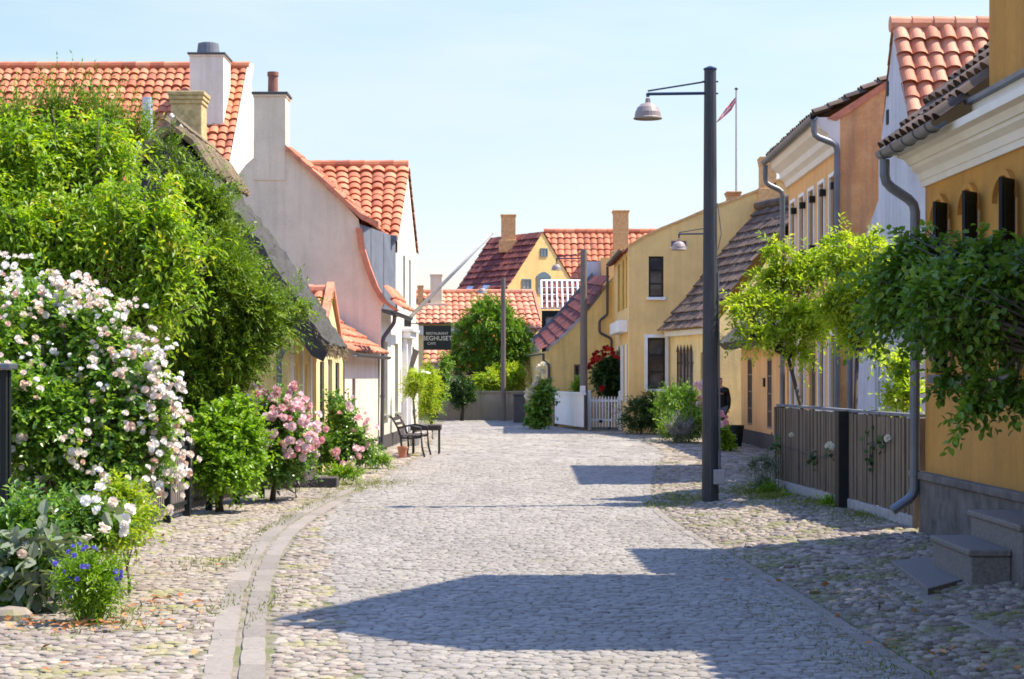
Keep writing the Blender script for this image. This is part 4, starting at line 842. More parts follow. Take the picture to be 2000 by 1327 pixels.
for i, h in enumerate(HO):
    window(H, fr, h[0]+.02, h[1]-.02, h[2], h[3]-.06, fm='flesh_shut', cols=2, rows=4, depth=.13, sill='plinth')
    mb = MB(); c = (h[0]+h[1])/2; w2 = (h[1]-h[0])/2+.05
    pts = [(c-w2*math.cos(math.pi*k/10), h[3]-.17+.21*math.sin(math.pi*k/10)) for k in range(11)]
    for k in range(10): mb.hexa([fr.p(pts[k][0],.001,pts[k][1]), fr.p(pts[k+1][0],.001,pts[k+1][1]), fr.p(pts[k+1][0],.045,pts[k+1][1]), fr.p(pts[k][0],.045,pts[k][1]), fr.p(pts[k][0],.001,pts[k][1]+.05), fr.p(pts[k+1][0],.001,pts[k+1][1]+.05), fr.p(pts[k+1][0],.045,pts[k+1][1]+.05), fr.p(pts[k][0],.045,pts[k][1]+.05)])
    mb.build('window_arch', M['ochre'], H)
    for s_, a in ((1, h[1]+.03),):     # shutters stand half open from the wall
        f2 = Fr(fr.p(a,.03,0)[:2], fr.p(a+s_*.16, .17, 0)[:2]); mb = MB(); W_ = .24
        mb.fb(f2, 0, W_, -.016, .016, h[2]+.02, h[3]-.02); mb.fb(f2, .03, W_-.03, -.026, -.0165, h[2]+.08, h[3]-.55); mb.fb(f2, .03, W_-.03, -.026, -.0165, h[3]-.48, h[3]-.1)
        mb.build('shutter', M['black'], H, bevel=.004)
mb = MB(); mb.fb(fr, -.03, L, -.02, .06, -.05, .64); mb.fb(fr, -.03, L, -.02, .085, .642, .715); mb.build('plinth', M['plinth'], H, bevel=.01)
# cornice
co_ = [(.002,ZE+.06),(.03,ZE+.06),(.04,ZE+.12),(.05,ZE+.12),(.07,ZE+.19),(.13,ZE+.235),(.14,ZE+.27),(.16,ZE+.27),(.20,ZE+.33),(.27,ZE+.35),(.27,ZE+.42),(.002,ZE+.42)]
mb = MB(); mb.prism([fr.p(-.05,b,z) for b, z in co_], tuple(np.array(fr.p(L,0,0))-np.array(fr.p(0,0,0)))); mb.build('cornice', M['trim'], H)
# pilaster like return under the dormer and white band
ad0, ad1 = 18.05-15.85, 18.05-12.0
mb = MB(); mb.wall(fr, ad0, ad1, ZE+.45, 6.75, [(1.9+ad0-1.0, 1.9+ad0, 4.9, 6.0)] , .12); mb.poly([fr.p(ad0,0,6.75), fr.p(ad1,0,6.75), fr.p((ad0+ad1)/2+.6,0,8.75)])
for a in (ad0, ad1): q0 = fr.p(a,0,0); mb.poly([(q0[0],q0[1],ZE+.3),(q0[0]+3.2,q0[1],ZE+.3),(q0[0]+3.2,q0[1],6.75),(q0[0],q0[1],6.75)])
mb.build('dormer_wall', M['ochre'], H); window(H, fr, ad0+.9, ad0+1.9, 4.9, 6.0, cols=2, rows=2, fm='whitepaint')
mb = MB(); mb.fb(fr, ad0-.10, L-.5, .002, .12, ZE+.43, ZE+.56); mb.build('white_band', M['trim'], H)
mb = MB(); mb.fb(fr, ad0-.14, L-.5, .002, .18, ZE+.562, ZE+.60); mb.build('band_flashing', M['zinc'], H)
mb = MB(); mb.hexa([fr.p(ad0+.22,.02,5.30),fr.p(ad0+.62,.02,5.30),fr.p(ad0+.62,.30,5.22),fr.p(ad0+.22,.30,5.22),fr.p(ad0+.22,.02,5.34),fr.p(ad0+.62,.02,5.34),fr.p(ad0+.62,.30,5.26),fr.p(ad0+.22,.30,5.26)]); 
mb.build('dormer_ledge', M['zinc'], H)
xw = far[0]; rs = lambda y0, y1, e=-.38, ez=ZE+.42: [((xw+e,y0,ez),(xw+e+.0256*(y0-y1),y1,ez)), ((xw+1.2,y0,ez+1.45),(xw+1.2,y1,ez+1.45)), ((xw+3.5,y0,7.3),(xw+3.5,y1,7.3))]
rf = tiled('roof', M['tile_brown'], H, rs(18.2, 15.9), .22, .32); tiled('roof', M['tile_brown'], H, rs(12.0, 3.0), .22, .32)
tiled('roof', M['tile_brown'], H, [((xw+7.4,18.2,ZE+.4),(xw+7.4,3,ZE+.4)), ((xw+3.5,18.2,7.3),(xw+3.5,3,7.3))], .3, .5)
ridgetiles('ridge_tiles', M['tile_light'], rf, (xw+3.5,18.2,7.36), (xw+3.5,3,7.36))
mb = MB(); mb.prism([(xw-.40,18.18,ZE+.38),(xw+1.2,18.18,ZE+1.83),(xw+3.5,18.18,7.24),(xw+3.5,18.18,7.02),(xw+1.2,18.18,ZE+1.62),(xw+.05,18.18,ZE+.36)], (0,-.12,0)); mb.build('verge', M['trim'], rf)
for s_, ya_ in ((1,16.0),(-1,11.85)):
    ym = 13.3; tiled('dormer_roof', M['tile_brown'], H, [((xw-.15,ya_,6.62),(xw+3.3,ya_,6.62)), ((xw-.15,ym,8.85),(xw+3.3,ym,8.85))], .22, .32)
gutter(H, fr.p(-.12,.40,ZE+.41), fr.p(ad0-.15,.40,ZE+.43), .072, 'zinc', brackets=5)
gutter(H, fr.p(ad1+.1,.40,ZE+.41), fr.p(L,.40,ZE+.43), .085, 'zinc')
pipe('downpipe', H, [fr.p(0,.40,ZE+.33), fr.p(0,.40,ZE+.10), fr.p(0,.10,ZE-.10), fr.p(-.02,.10,.48), fr.p(-.02,.32,.33)], .05, 'zinc', (.7, 2.4))
# steps
q = thing('stone_steps', 'two dark granite steps against the plinth of the ochre house at lower right', 'steps', (4.3, 15, 0))
mb = MB(); f3 = Fr((3.74,15.08),(3.73,13.4), flip=False); f3 = f3 if f3.n[0] < 0 else Fr((3.74,15.08),(3.73,13.4), flip=True)
mb.fb(f3, 0, 1.30, .0, .30, -.05, .30); mb.fb(f3, -.02, 1.32, .0, .32, .302, .35); mb.build('tread', M['granite'], q, bevel=.012)
mb = MB(); mb.fb(f3, .03, 1.6, -.45, -.003, .1, .51); mb.fb(f3, .0, 1.6, -.45, .02, .512, .56); mb.build('tread', M['granite'], q, bevel=.012)
mb = MB(); g1, g2, g3, g4 = G(1740,1095), G(1815,1088), G(1895,1128), G(1812,1150)
mb.prism([(p_[0]*.94,p_[1]*.94,p_[2]+.02) for p_ in (g4,g3,g2,g1)], (0,0,.08)); tagg(mb.build('paving_slab', M['granite'], None, g4, bevel=.008), 'pair of flat granite slabs lying at the foot of the stone steps', 'slab')
# --- board fence
q = thing('board_fence', 'weathered vertical board fence with a black centre post beside the ochre house', 'fence', (4.3, 24, 0))
fa, fb_, fc = (3.65,25.4), (3.90,21.42), (4.08,18.58)
f1 = Fr(fa[:2], fb_); f1 = f1 if f1.n[0] < 0 else Fr(fa[:2], fb_, flip=True); f2 = Fr(fb_, fc); f2 = f2 if f2.n[0] < 0 else Fr(fb_, fc, flip=True)
for f_, g0 in ((f1, 0), (f2, .09)):
    mb = MB(); n = int((f_.L-g0)/.075)
    for i in range(n):
        a = g0+(f_.L-g0)*i/n; j = RS.randn()*.006; mb.fb(f_, a+.006, a+.062, -.012+j, .012+j, .24, 1.22+RS.randn()*.006)
    mb.build('boards', M['board'], q)
    mb = MB()
    for z in (.4, 1.02): mb.fb(f_, g0, f_.L-.04, -.06, -.024, z, z+.09)
    mb.fb(f_, g0, f_.L, -.023, -.019, .25, 1.19); mb.build('rail', M['board'], q)
    mb = MB(); mb.fb(f_, g0, f_.L, -.07, .03, -.05, .235); mb.build('base', M['flag'], q, bevel=.01)
    mb = MB(); n = 6
    for i in range(n):
        a = g0+(f_.L-g0)*i/n; mb.fb(f_, a+.02, a+(f_.L-g0)/n-.02, -.10, .015, 1.235, 1.265)
    mb.build('cap', M['bluezinc'], q)
mb = MB(); mb.fb(f2, -.09, .10, -.10, .13, -.05, 1.25); mb.build('post', M['black'], q, bevel=.006)
for f_, a_ in ((f2, f2.L), (f1, 0)): mb = MB(); mb.fb(f_, a_-.045, a_+.045, -.11, .035, -.05, 1.23); mb.build('post', M['board'], q, bevel=.006)
for k, (px, py, D, gm) in enumerate(((1553,850,24.2,'cream'),(1628,872,22.1,'cream'),(1742,856,19.6,'cream'))):
    c = S(px,py,D); c = (c[0]-.06, c[1]-.08, c[2]); o = blossoms('rose_bloom', GM[gm], None, np.array([[0,0,0.]]), np.array([[-.3,-1,.2]]), .11, clump=1); o.location = c
    tagg(o, ['cream rose bloom poking through the far left end of the board fence', 'small cream rose bloom left of the black fence post', 'cream rose bloom on the right panel of the board fence'][k], 'flower', 'rose blooms on the board fence')
for (px, py, D) in ((1525,850,27.4),(1527,885,27.3),(1590,895,26),(1697,860,22.5),(1700,880,22.4),(1630,892,24.6)):
    pass
vn = thing('rose_vine', 'thin rose vine with small dark leaves trained along the board fence', 'climbing plant', (4.1,26,0))
mb = MB(); 
def fpt(px, py, f_): # point just in front of the fence line
    best = min((abs(f_.p(a,.05,0)[0]/f_.p(a,.05,0)[1]*F+1000-px), a) for a in np.linspace(0,f_.L,80))[1]; c = f_.p(best,.05,0); return (c[0],c[1],EYE-(py-HZ)*c[1]/F)
v1 = [fpt(1520,868,f1), fpt(1560,882,f1), fpt(1590,896,f1), fpt(1625,890,f1), fpt(1640,880,f1)]; mb.tube(v1, .006, 5); v2 = [fpt(1698,900,f2), fpt(1700,865,f2), fpt(1722,872,f2), fpt(1742,858,f2)]; mb.tube(v2, .006, 5); mb.tube([(v1[0][0],v1[0][1],0), v1[0]], .006, 5); mb.build('stem', M['bark'], vn)
P = np.array([v1[0],v1[2],v1[3],v1[0],v2[0],v2[1],v2[2],v1[2]])[RS.randint(0,8,120)] + RS.randn(120,3)*[.04,.02,.07]
scatter('leaves', GM['dark'], vn, LEAFQ[0], LEAFQ[1], P, RS.randn(120,3), RS.randn(120,3)+[-1,-1,1], np.full(120,.055))
# --- dark leaved tree at right
B = [bl(px_, py_, d_*.92, a_, b_) for px_, py_, d_, a_, b_ in [(1900,560,14.6,110,90), (1800,520,15.2,90,75), (1760,570,15.4,80,70), (1960,640,14.2,80,70), (1850,620,14.6,80,60), (1950,500,14.8,90,55), (1720,610,15.6,45,45), (1800,650,15,60,35), (2080,560,14.2,100,120), (1880,500,14.8,70,40), (2000,560,14,80,90), (1930,560,13.9,90,80), (1830,570,14.2,80,60), (1900,670,14.4,60,40), (1780,470,15.3,50,35)]]
q = thing('pear_tree', 'dark leaved tree hanging over the pavement in front of the ochre house windows', 'tree', (3.92,12.2,0.1))
stems(q, B, .045, 3, .03, 14, base=(3.92,12.2,1.75))
mb = MB(); mb.tube([(3.92,12.2,.05),(3.95,12.2,1.0),(3.92,12.2,1.75)], [.08,.065,.05], 8); mb.build('trunk', M['bark'], q)
for pts in ([S(1990,690,14),S(1940,745,14),S(1900,790,14.1),S(1875,815,14.1)], [S(1870,650,14.6),S(1858,720,14.6),S(1850,770,14.6)], [S(1990,700,14),S(1985,760,14),S(1940,790,14)]): mb = MB(); mb.tube([tuple(np.array(p_)*[.92,.92,1]+[0,0,.13-.08*p_[2]]) for p_ in pts], [.012]+[.006]*(len(pts)-1), 5); mb.build('branch', M['bark'], q)
foliage('crown', GM['pear'], q, B, 2150, 8, .24, .060, .040, up=.0, droop=.5, shell=.35, tmpl=LEAFQ)
foliage('crown', GM['pear'], q, [bl(1895,790,13,22,30), bl(1856,735,13.4,18,42), bl(1960,765,12.9,32,26), bl(1880,825,13,12,16), bl(1990,760,12.9,20,35), bl(1920,745,13,26,26)], 120, 7, .18, .065, .045, up=-.5, droop=.4, shell=.1, tmpl=LEAFQ)
# --- slim lime trees behind the fence
B1_ = [bl(1490,590,24.08,72,36), bl(1530,540,24.34,70,38), bl(1570,625,24.00,60,45), bl(1450,610,23.91,30,24), bl(1500,655,23.91,62,26), bl(1590,520,24.42,55,40), bl(1560,690,23.91,36,18), bl(1440,645,23.91,20,14), bl(1520,492,24.34,38,20)]
q = thing('slender_tree', 'slender tree with lime green layered leaves, thin trunk behind the left board panel', 'tree', (3.97,24.0,.1), 'lime green trees behind the fence')
stems(q, B1_, .028, 3, .72, 15, base=(3.99,24.0,.1)); foliage('crown', GM['lime'], q, B1_, 1150, 8, .24, .085, .034, up=.25, droop=.4, shell=.3)
B2_ = [bl(1660,510,23.66,60,40), bl(1690,560,23.24,60,50), bl(1640,600,23.49,55,45), bl(1700,480,23.24,45,35), bl(1670,650,23.32,50,40), bl(1730,520,22.98,35,60), bl(1640,470,23.83,50,22), bl(1710,690,22.65,24,28)]
q = thing('slender_tree', 'lime green tree on a thin leaning trunk behind the black fence post', 'tree', (4.24,23.0,.1), 'lime green trees behind the fence')
stems(q, B2_, .028, 3, .7, 17, base=(4.24,23.0,.1)); foliage('crown', GM['lime'], q, B2_, 1000, 8, .24, .085, .034, up=.25, droop=.4, shell=.3)
B = [bl(1765,720,20.5,22,40), bl(1770,770,20.3,20,25), bl(1745,780,20.6,28,18)]
q = thing('lime_shrub', 'small lime green shrub rising behind the right board panel by the downpipe', 'shrub', (4.35,20.5,.1)); stems(q, B, .015, 3, .5, 18, name='stem'); foliage('foliage', GM['lime'], q, B, 240, 8, .18, .06, .035, up=.3, shell=.3, tmpl=LEAFQ)
# --- grey white gabled house with pale orange tiles
H = thing('grey_gable_house', 'pale grey gabled house with steep pale orange tiles behind the ochre house', 'house', (8, 26, 0))
fr = Fr((5.30,24.3),(5.30,28.6)); fr = fr if fr.n[0] < 0 else Fr((5.30,24.3),(5.30,28.6), flip=True)
wh = [(.85,1.2,1.15,2.05),(1.48,1.83,1.15,2.05),(2.25,2.6,1.15,2.05)]; YP = 25.55; ZP = 6.50
mb = MB(); mb.wall(fr, 0, 4.3, -.05, 3.3, wh, .10); mb.wall(fr, .15, 2.35, 3.3, 4.75); mb.poly([fr.p(.15,0,4.75), fr.p(2.35,0,4.75), fr.p(YP-24.3,0,ZP)]); mb.poly([fr.p(2.35,0,3.3), fr.p(4.3,0,3.3), fr.p(2.35,0,4.2)])
mb.poly([(5.30,24.3,-.05),(14,24.3,-.05),(14,24.3,3.3),(5.30,24.3,3.3)]); mb.poly([(5.30,24.45,3.3),(14,24.45,3.3),(14,24.45,4.75),(5.30,24.45,4.75)]); mb.poly([(5.30,26.65,3.3),(14,26.65,3.3),(14,26.65,4.75),(5.30,26.65,4.75)]); mb.build('wall', M['grey'], H)
for h in wh: window(H, fr, *h, cols=1, rows=2, fm='whitepaint', sill='plinth', depth=.08)
for z in (5.2, 5.6): mb = MB(); mb.fb(fr, 1.62, 1.74, .001, .02, z, z+.2); mb.build('gable_slit', M['black'], H)
rf = tiled('roof', M['tile_light'], H, [((5.32,24.42,4.55),(13,24.42,4.55)), ((5.26,YP,ZP),(13,YP,ZP))], .215, .265, .065, .05)
tiled('roof', M['tile_light'], H, [((5.32,26.75,4.55),(13,26.75,4.55)), ((5.26,YP,ZP),(13,YP,ZP))], .235, .3, .05)
ridgetiles('ridge_tiles', M['tile_light'], rf, (5.24,YP,ZP+.03), (13,YP,ZP+.03), .105, .30)
pipe('downpipe', H, [(5.22,28.5,3.2),(5.22,28.5,0)], .045, 'zinc')
# --- orange house with shutters
H = thing('orange_house', 'two storey orange plastered house with white cornice and narrow grey shuttered windows', 'house', (6.5, 31.5, 0))
fr = Fr((5.16,29.0),(5.22,34.8)); fr = fr if fr.n[0] < 0 else Fr((5.16,29.0),(5.22,34.8), flip=True); L = fr.L
up = [(a-.28,a+.28,3.62,4.86) for a in (.62,1.75,2.88,4.0,5.1)]; lo = [(a-.28,a+.28,1.12,2.3) for a in (.62,1.75,4.0,5.1)]; dd = [(2.5,3.2,.1,2.35)]
mb = MB(); mb.wall(fr, 0, L, -.05, 5.75, up+lo+dd, .12); mb.poly([(5.22,34.8,-.05),(12,34.8,-.05),(12,34.8,6.4),(5.22,34.8,5.75)]); mb.build('wall', M['orange'], H)
mb = MB(); mb.poly([(5.16,29.0,-.05),(12,29.0,-.05),(12,29.0,6.75),(7.5,29.0,6.75),(5.9,29.0,6.28),(5.16,29.0,5.75)]); mb.build('gable_wall', M['orangepatch'], H)
for h in up+lo: window(H, fr, *h, cols=2, rows=4, fm='bluezinc', sill='whitepaint', surround='whitepaint', sw=.06, depth=.09)
mb = MB(); mb.fb(fr, 2.52, 3.18, -.10, -.05, .1, 2.33); d = mb.build('door', M['black'], H); mb = MB(); mb.fb(fr, 2.58,2.63,-.048,-.01,1.05,1.15); mb.build('handle', M['steel'], d)
for i, h in enumerate(up):
    for z in (h[2]+.18, h[3]-.22): mb = MB(); mb.fb(fr, h[0]-.10, h[0]+.02, .004, .10, z-.02, z+.09); mb.build('shutter_hinge', M['black'], H)
co_ = [(.002,5.20),(.06,5.20),(.08,5.30),(.16,5.36),(.18,5.46),(.32,5.55),(.36,5.66),(.36,5.72),(.002,5.72)]
mb = MB(); mb.prism([fr.p(-.02,b,z) for b, z in co_], tuple(np.array(fr.p(L,0,0))-np.array(fr.p(0,0,0)))); mb.build('cornice', M['trim'], H)
rf = tiled('roof', M['tile_brown'], H, [((4.78,28.95,5.74),(4.84,34.9,5.74)), ((5.9,28.95,6.30),(5.9,34.9,6.30)), ((7.5,28.95,6.78),(7.5,34.9,6.78))], .22, .3)
tiled('roof', M['tile_brown'], H, [((12,28.95,6.4),(12,34.9,6.4)), ((7.5,28.95,6.78),(7.5,34.9,6.78))], .4, .5)
mb = MB(); mb.prism([(4.95,28.97,5.70),(5.9,28.97,6.30),(7.5,28.97,6.80),(9,28.97,6.8),(9,28.97,6.7),(7.5,28.97,6.7),(5.9,28.97,6.20),(5.1,28.97,5.66)], (0,.12,0)); mb.build('verge_tiles', M['copper'], rf)
gutter(H, (4.72,28.85,5.72), (4.78,34.95,5.72), .07, 'zinc')
pipe('downpipe', H, [(4.74,28.92,5.66),(4.74,28.92,5.42),(5.10,28.92,5.28),(5.10,28.92,0)], .05, 'zinc', (3.6,4.8))
pipe('downpipe', H, [(4.80,34.9,5.64),(4.80,34.9,5.3),(5.12,34.9,5.15),(5.12,34.9,0)], .05, 'zinc')
# --- low orange cottage with thatch
H = thing('orange_cottage', 'low orange cottage with brown thatched eaves, half hidden by the lime green tree', 'house', (7, 41, 0))
fr = Fr((5.92,35.2),(5.82,46.8)); fr = fr if fr.n[0] < 0 else Fr((5.92,35.2),(5.82,46.8), flip=True); L = fr.L
wh = [(L-2.0,L-1.2,.45,2.1),(L-5.2,L-4.5,.45,2.05),(L-8.2,L-7.4,.1,2.05)]
mb = MB(); mb.wall(fr, 0, L, -.05, 2.5, wh, .10); mb.poly([(5.82,46.8,-.05),(10.5,46.8,-.05),(10.5,46.8,2.5),(8.2,46.8,5.2),(5.82,46.8,2.5)]); mb.poly([(5.92,35.2,-.05),(10.5,35.2,-.05),(10.5,35.2,2.5),(8.2,35.2,5.2),(5.92,35.2,2.5)]); mb.build('wall', M['orange'], H)
M['brownpaint'] = simple('brown grey paint', (.22,.15,.10), .6)
for h in wh[:2]: window(H, fr, *h, cols=2, rows=4, fm='brownpaint', depth=.05)
mb = MB(); h = wh[2]; mb.fb(fr, h[0]+.02, h[1]-.02, -.09, -.04, .1, 2.03); d = mb.build('door', M['brownpaint'], H); mb = MB(); mb.fb(fr, h[0]+.08,h[0]+.13,-.038,-.0,1.0,1.1); mb.build('handle', M['steel'], d)
mb = MB(); mb.fb(fr, 0, L+.03, .002, .05, -.05, .33); mb.build('plinth', M['tarplinth'], H)
slab('roof', M['thatch'], H, [((5.36,35.0,2.48),(5.26,47.1,2.48)), ((6.6,35.0,3.75),(6.55,47.1,3.75)), ((8.2,35.0,5.45),(8.2,47.1,5.45))], .24, .2, .02)
slab('roof', M['thatch'], H, [((11,35.0,2.48),(11,47.1,2.48)), ((8.2,35.0,5.45),(8.2,47.1,5.45))], .24, .4, .03)
mb = MB(); a = S(1498,748,43); mb.box(a[0]-.13, a[0]+.13, 42.6, 42.8, a[2]-.09, a[2]+.09); mb.box(a[0]-.15, a[0]+.15, 42.58, 42.82, a[2]+.092, a[2]+.11); mb.tube([(a[0]-.02,42.85,a[2]-.35),(a[0]-.02,42.85,a[2]+.35)], .02, 6)
mb.tube([(a[0]-.02,42.85,a[2]),(5.88,43.0,a[2])], .015, 6); tagg(mb.build('mailbox', M['black'], None, (a[0],42.8,a[2])), 'small black box mounted on the orange cottage wall', 'mailbox')
# --- brown tiled house in front of the big yellow gable
H = thing('brown_roof_house', 'low yellow house with a brown tiled roof and a barred window', 'house', (6.4, 51.5, 0))
e0, e1 = (4.62,53.7), (5.42,49.6); fr = Fr(e0, e1); fr = fr if fr.n[0] < 0 else Fr(e0, e1, flip=True); L = fr.L
wh = [(.75,2.3,.45,2.35), (3.0,3.8,.1,2.3)]
mb = MB(); mb.wall(fr, 0, L, -.05, 2.98, wh, .12); mb.poly([(e1[0],e1[1],-.05),(9,50.4,-.05),(9,50.4,6.4),(8.3,50.6,6.4),(e1[0],e1[1],2.98)]); mb.build('wall', M['butter'], H)
window(H, fr, *wh[0], cols=3, rows=3, fm='brownpaint', pane='glasslit')
mb = MB()
for i in range(5): a = .85+i*.33; mb.fb(fr, a-.028, a+.028, .02, .05, .5, 2.35); mb.tube([fr.p(a,.035,2.35), fr.p(a,.035,2.55)], [.05,.004], 6)
for z in (.8, 2.0): mb.fb(fr, .7, 2.35, .004, .018, z, z+.05)
mb.build('window_bars', M['blackiron'], H)
mb = MB(); mb.fb(fr, 3.02, 3.78, -.10, -.05, .1, 2.28); d = mb.build('door', M['black'], H); mb = MB(); mb.fb(fr, 3.08,3.14,-.048,-.01,1.0,1.1); mb.build('handle', M['steel'], d)
mb = MB(); mb.fb(fr, -.1, L+.1, .002, .16, 2.80, 2.95); mb.build('eaves_board', M['trim'], H)
rf = tiled('roof', M['tile_brown'], H, [((4.28,53.9,2.93),(5.12,49.3,2.93)), ((4.95,53.9,3.70),(5.75,49.6,3.70)), ((5.9,53.9,4.95),(6.7,50.2,4.95)), ((7.25,53.9,6.55),(8.3,50.4,6.55))], .24, .34, .05)
tiled('roof', M['tile_brown'], H, [((10,53.9,3.5),(11,50.4,3.5)), ((7.25,53.9,6.55),(8.3,50.4,6.55))], .3, .5)
ridgetiles('ridge_tiles', M['tile_brown'], rf, (7.2,53.9,6.62), (8.3,50.4,6.62), .14)
# --- big yellow gable (C)
H = thing('yellow_gable_house', 'large yellow house whose broad end wall has two tall black windows', 'house', (5.5, 57, 0))
YC = 54.0
def cp(px, py): return S(px, py, YC)
topl = [(1228,482),(1252,466),(1290,448),(1335,430),(1385,408),(1430,392),(1478,374),(1500,366),(1512,357),(1522,352),(1532,357),(1540,370),(1552,384),(1570,392),(1640,470)]
X0 = cp(1228,0)[0]; X1 = cp(1640,0)[0]; fr = Fr((X0,YC),(X1,YC)); fr = fr if fr.n[1] < 0 else Fr((X0,YC),(X1,YC), flip=True)
def aw(px): return cp(px,0)[0]-X0
def zz(py): return cp(0,py)[2]
wu = (aw(1267),aw(1296),zz(581),zz(501)); wl = (aw(1265),aw(1299),zz(760),zz(660))
mb = MB(); mb.wall(fr, 0, X1-X0, -.05, zz(484), [wu, wl], .14)
mb.poly([(X0,YC,zz(484))] + [(X1,YC,zz(484))] + [cp(*p) for p in topl[::-1][1:]])
yz = 61.5; fs = Fr((X0,YC),(X0-.02,yz)); fs = fs if fs.n[0] < 0 else Fr((X0,YC),(X0-.02,yz), flip=True)
sw_ = [(1.2,2.3,3.7,5.2),(3.4,4.5,3.7,5.2),(1.0,2.2,.9,2.6),(3.3,4.5,.9,2.6)]
mb.wall(fs, 0, fs.L, -.05, 5.45, sw_); mb.poly([(X0-.02,yz,-.05),(X1,yz,-.05),(X1,yz,5.4),(X0-.02,yz,5.4)]); mb.build('wall', M['yellow'], H)
window(H, fr, *wu, cols=1, rows=3, fm='black', sill='whitepaint', depth=.1); window(H, fr, *wl, cols=1, rows=3, fm='black', surround='whitepaint', sw=.10, sill='whitepaint', depth=.1)
M['purple'] = simple('purple brown paint', (.16,.09,.10), .6)
mb = MB(); mb.fb(fr, aw(1311), aw(1340), .001, .03, zz(482), zz(471)); mb.build('gable_hatch', M['purple'], H)
mb = MB(); mb.fb(fr, aw(1308), aw(1343), .001, .05, zz(485), zz(483)); mb.build('hatch_sill', M['whitepaint'], H)
for px in (1513, 1525): c = cp(px,389); mb = MB(); mb.tube([(c[0],YC-.012,c[2]),(c[0],YC+.05,c[2])], .045, 12); mb.build('vent_hole', M['black'], H)
for h, f_ in zip(sw_, ('yshut','yshut','whitepaint','whitepaint')):
    window(H, fs, *h, fm=f_, cols=2, rows=3, depth=.08)
    for s_ in (-1, 1):
        a = h[0]-.03 if s_ < 0 else h[1]+.03; mb = MB(); mb.fb(fs, *(sorted((a, a+s_*.42))), .012, .045, h[2], h[3]); 
        mb.build('shutter', M[f_], H)
mb = MB(); mb.fb(fs, .3, 4.6, .002, .30, 2.95, 3.30); mb.build('canopy', M['whitepaint'], H, bevel=.02)
mb = MB(); pr = [cp(*p) for p in topl[:-1]]
for a, b in zip(pr[:-1], pr[1:]): mb.hexa([(a[0],YC-.05,a[2]-.02),(b[0],YC-.05,b[2]-.02),(b[0],YC+.3,b[2]-.02),(a[0],YC+.3,a[2]-.02),(a[0],YC-.05,a[2]+.05),(b[0],YC-.05,b[2]+.05),(b[0],YC+.3,b[2]+.05),(a[0],YC+.3,a[2]+.05)])
mb.build('gable_coping', M['brick2'], H)
rp = [cp(*p) for p in ((1218,492),(1252,470),(1335,434),(1430,396),(1522,364))]
tiled('roof', M['tile_dark'], H, [((p_[0],YC+.25,p_[2]-.05),(p_[0],yz,p_[2]-.05)) for p_ in rp], .23, .32)
a = cp(1522,364); b = cp(1800,560); tiled('roof', M['tile_dark'], H, [((b[0],YC+.3,b[2]),(b[0],yz,b[2])), ((a[0],YC+.3,a[2]-.05),(a[0],yz,a[2]-.05))], .3, .5)
chimney(H, cp(1487,0)[0], cp(1517,0)[0], YC+.0, YC+.6, 6.4, zz(306), 'brick2', cap=.04, label='orange rendered gable chimney', steps=3, ch=.25, foot=(.10,.75))
chimney(H, cp(1434,0)[0], cp(1458,0)[0], YC+1.5, YC+2.1, 6.3, zz(374)+.15, 'brick2', cap=.05, steps=2)
gutter(H, (X0-.22,YC-.1,5.38), (X0-.22,yz,5.38), .07, 'rubber')
pipe('downpipe', H, [(X0-.24,yz-.05,5.3),(X0-.24,yz-.05,3.7),(X0-.5,yz-.05,3.5),(X0-.5,yz-.05,3.1),(X0-.1,yz-.05,2.9),(X0-.1,yz-.05,0)], .045, 'rubber')
# lean-on lean-to party of the middle yellow house
H = thing('yellow_side_house', 'yellow house with a sloping dark red roof behind the white picket gate', 'house', (2.2, 66, 0))
Yn = 61.6; Yf = 70.0
xL, xR = S(1073,0,Yn)[0], S(1203,0,Yn)[0]; nf = [(1062,686),(1090,668),(1120,640),(1150,606),(1175,574),(1197,540)]
wl = Fr((xL,Yn),(xR,Yn)); wl = wl if wl.n[1] < 0 else Fr((xL,Yn),(xR,Yn), flip=True)
zs = lambda py: S(0,py,Yn)[2]; xs = lambda px: S(px,0,Yn)[0]
mb = MB(); wn_ = (xs(1121)-xL, xs(1142)-xL, zs(762), zs(712)); mb.wall(wl, 0, xR-xL, -.05, zs(680), [wn_], .1)
mb.poly([(xL,Yn,zs(680)), (xR,Yn,zs(680)), (xR,Yn,zs(536))] + [(xs(a), Yn, zs(b)) for a, b in nf[::-1][1:-1]])
fs = Fr((xL,Yn),(S(1024,0,Yf+5)[0],Yf+5)); fs = fs if fs.n[0] < 0 else Fr((xL,Yn),(S(1024,0,Yf+5)[0],Yf+5), flip=True)
ww = [(1.5,2.4,.8,2.0),(4.2,5.1,.8,2.0),(7.5,8.4,.8,2.0)]; mb.wall(fs, 0, fs.L, -.05, 2.5, ww); mb.poly([(xR,Yn,-.05),(xR,Yn,zs(536)),(xR,Yf,zs(536)),(xR,Yf,-.05)]); mb.build('wall', M['yellow2'], H)
window(H, wl, *wn_, cols=2, rows=2, fm='brownpaint')
for h in ww: window(H, fs, *h, cols=2, rows=3, fm='whitepaint')
FB = [(1046,668),(1066,648),(1092,622),(1118,592),(1140,566),(1162,540)]
lines = [((S(nf[i][0]-6,0,Yn-.15)[0], Yn-.15, S(0,nf[i][1],Yn-.15)[2]), S(*FB[i], Yf)) for i in range(6)]
rf = tiled('roof', M['tile_dark'], H, lines, .26, .36, .05)
mb = MB(); vp = [S(*p_, Yf) for p_ in FB]
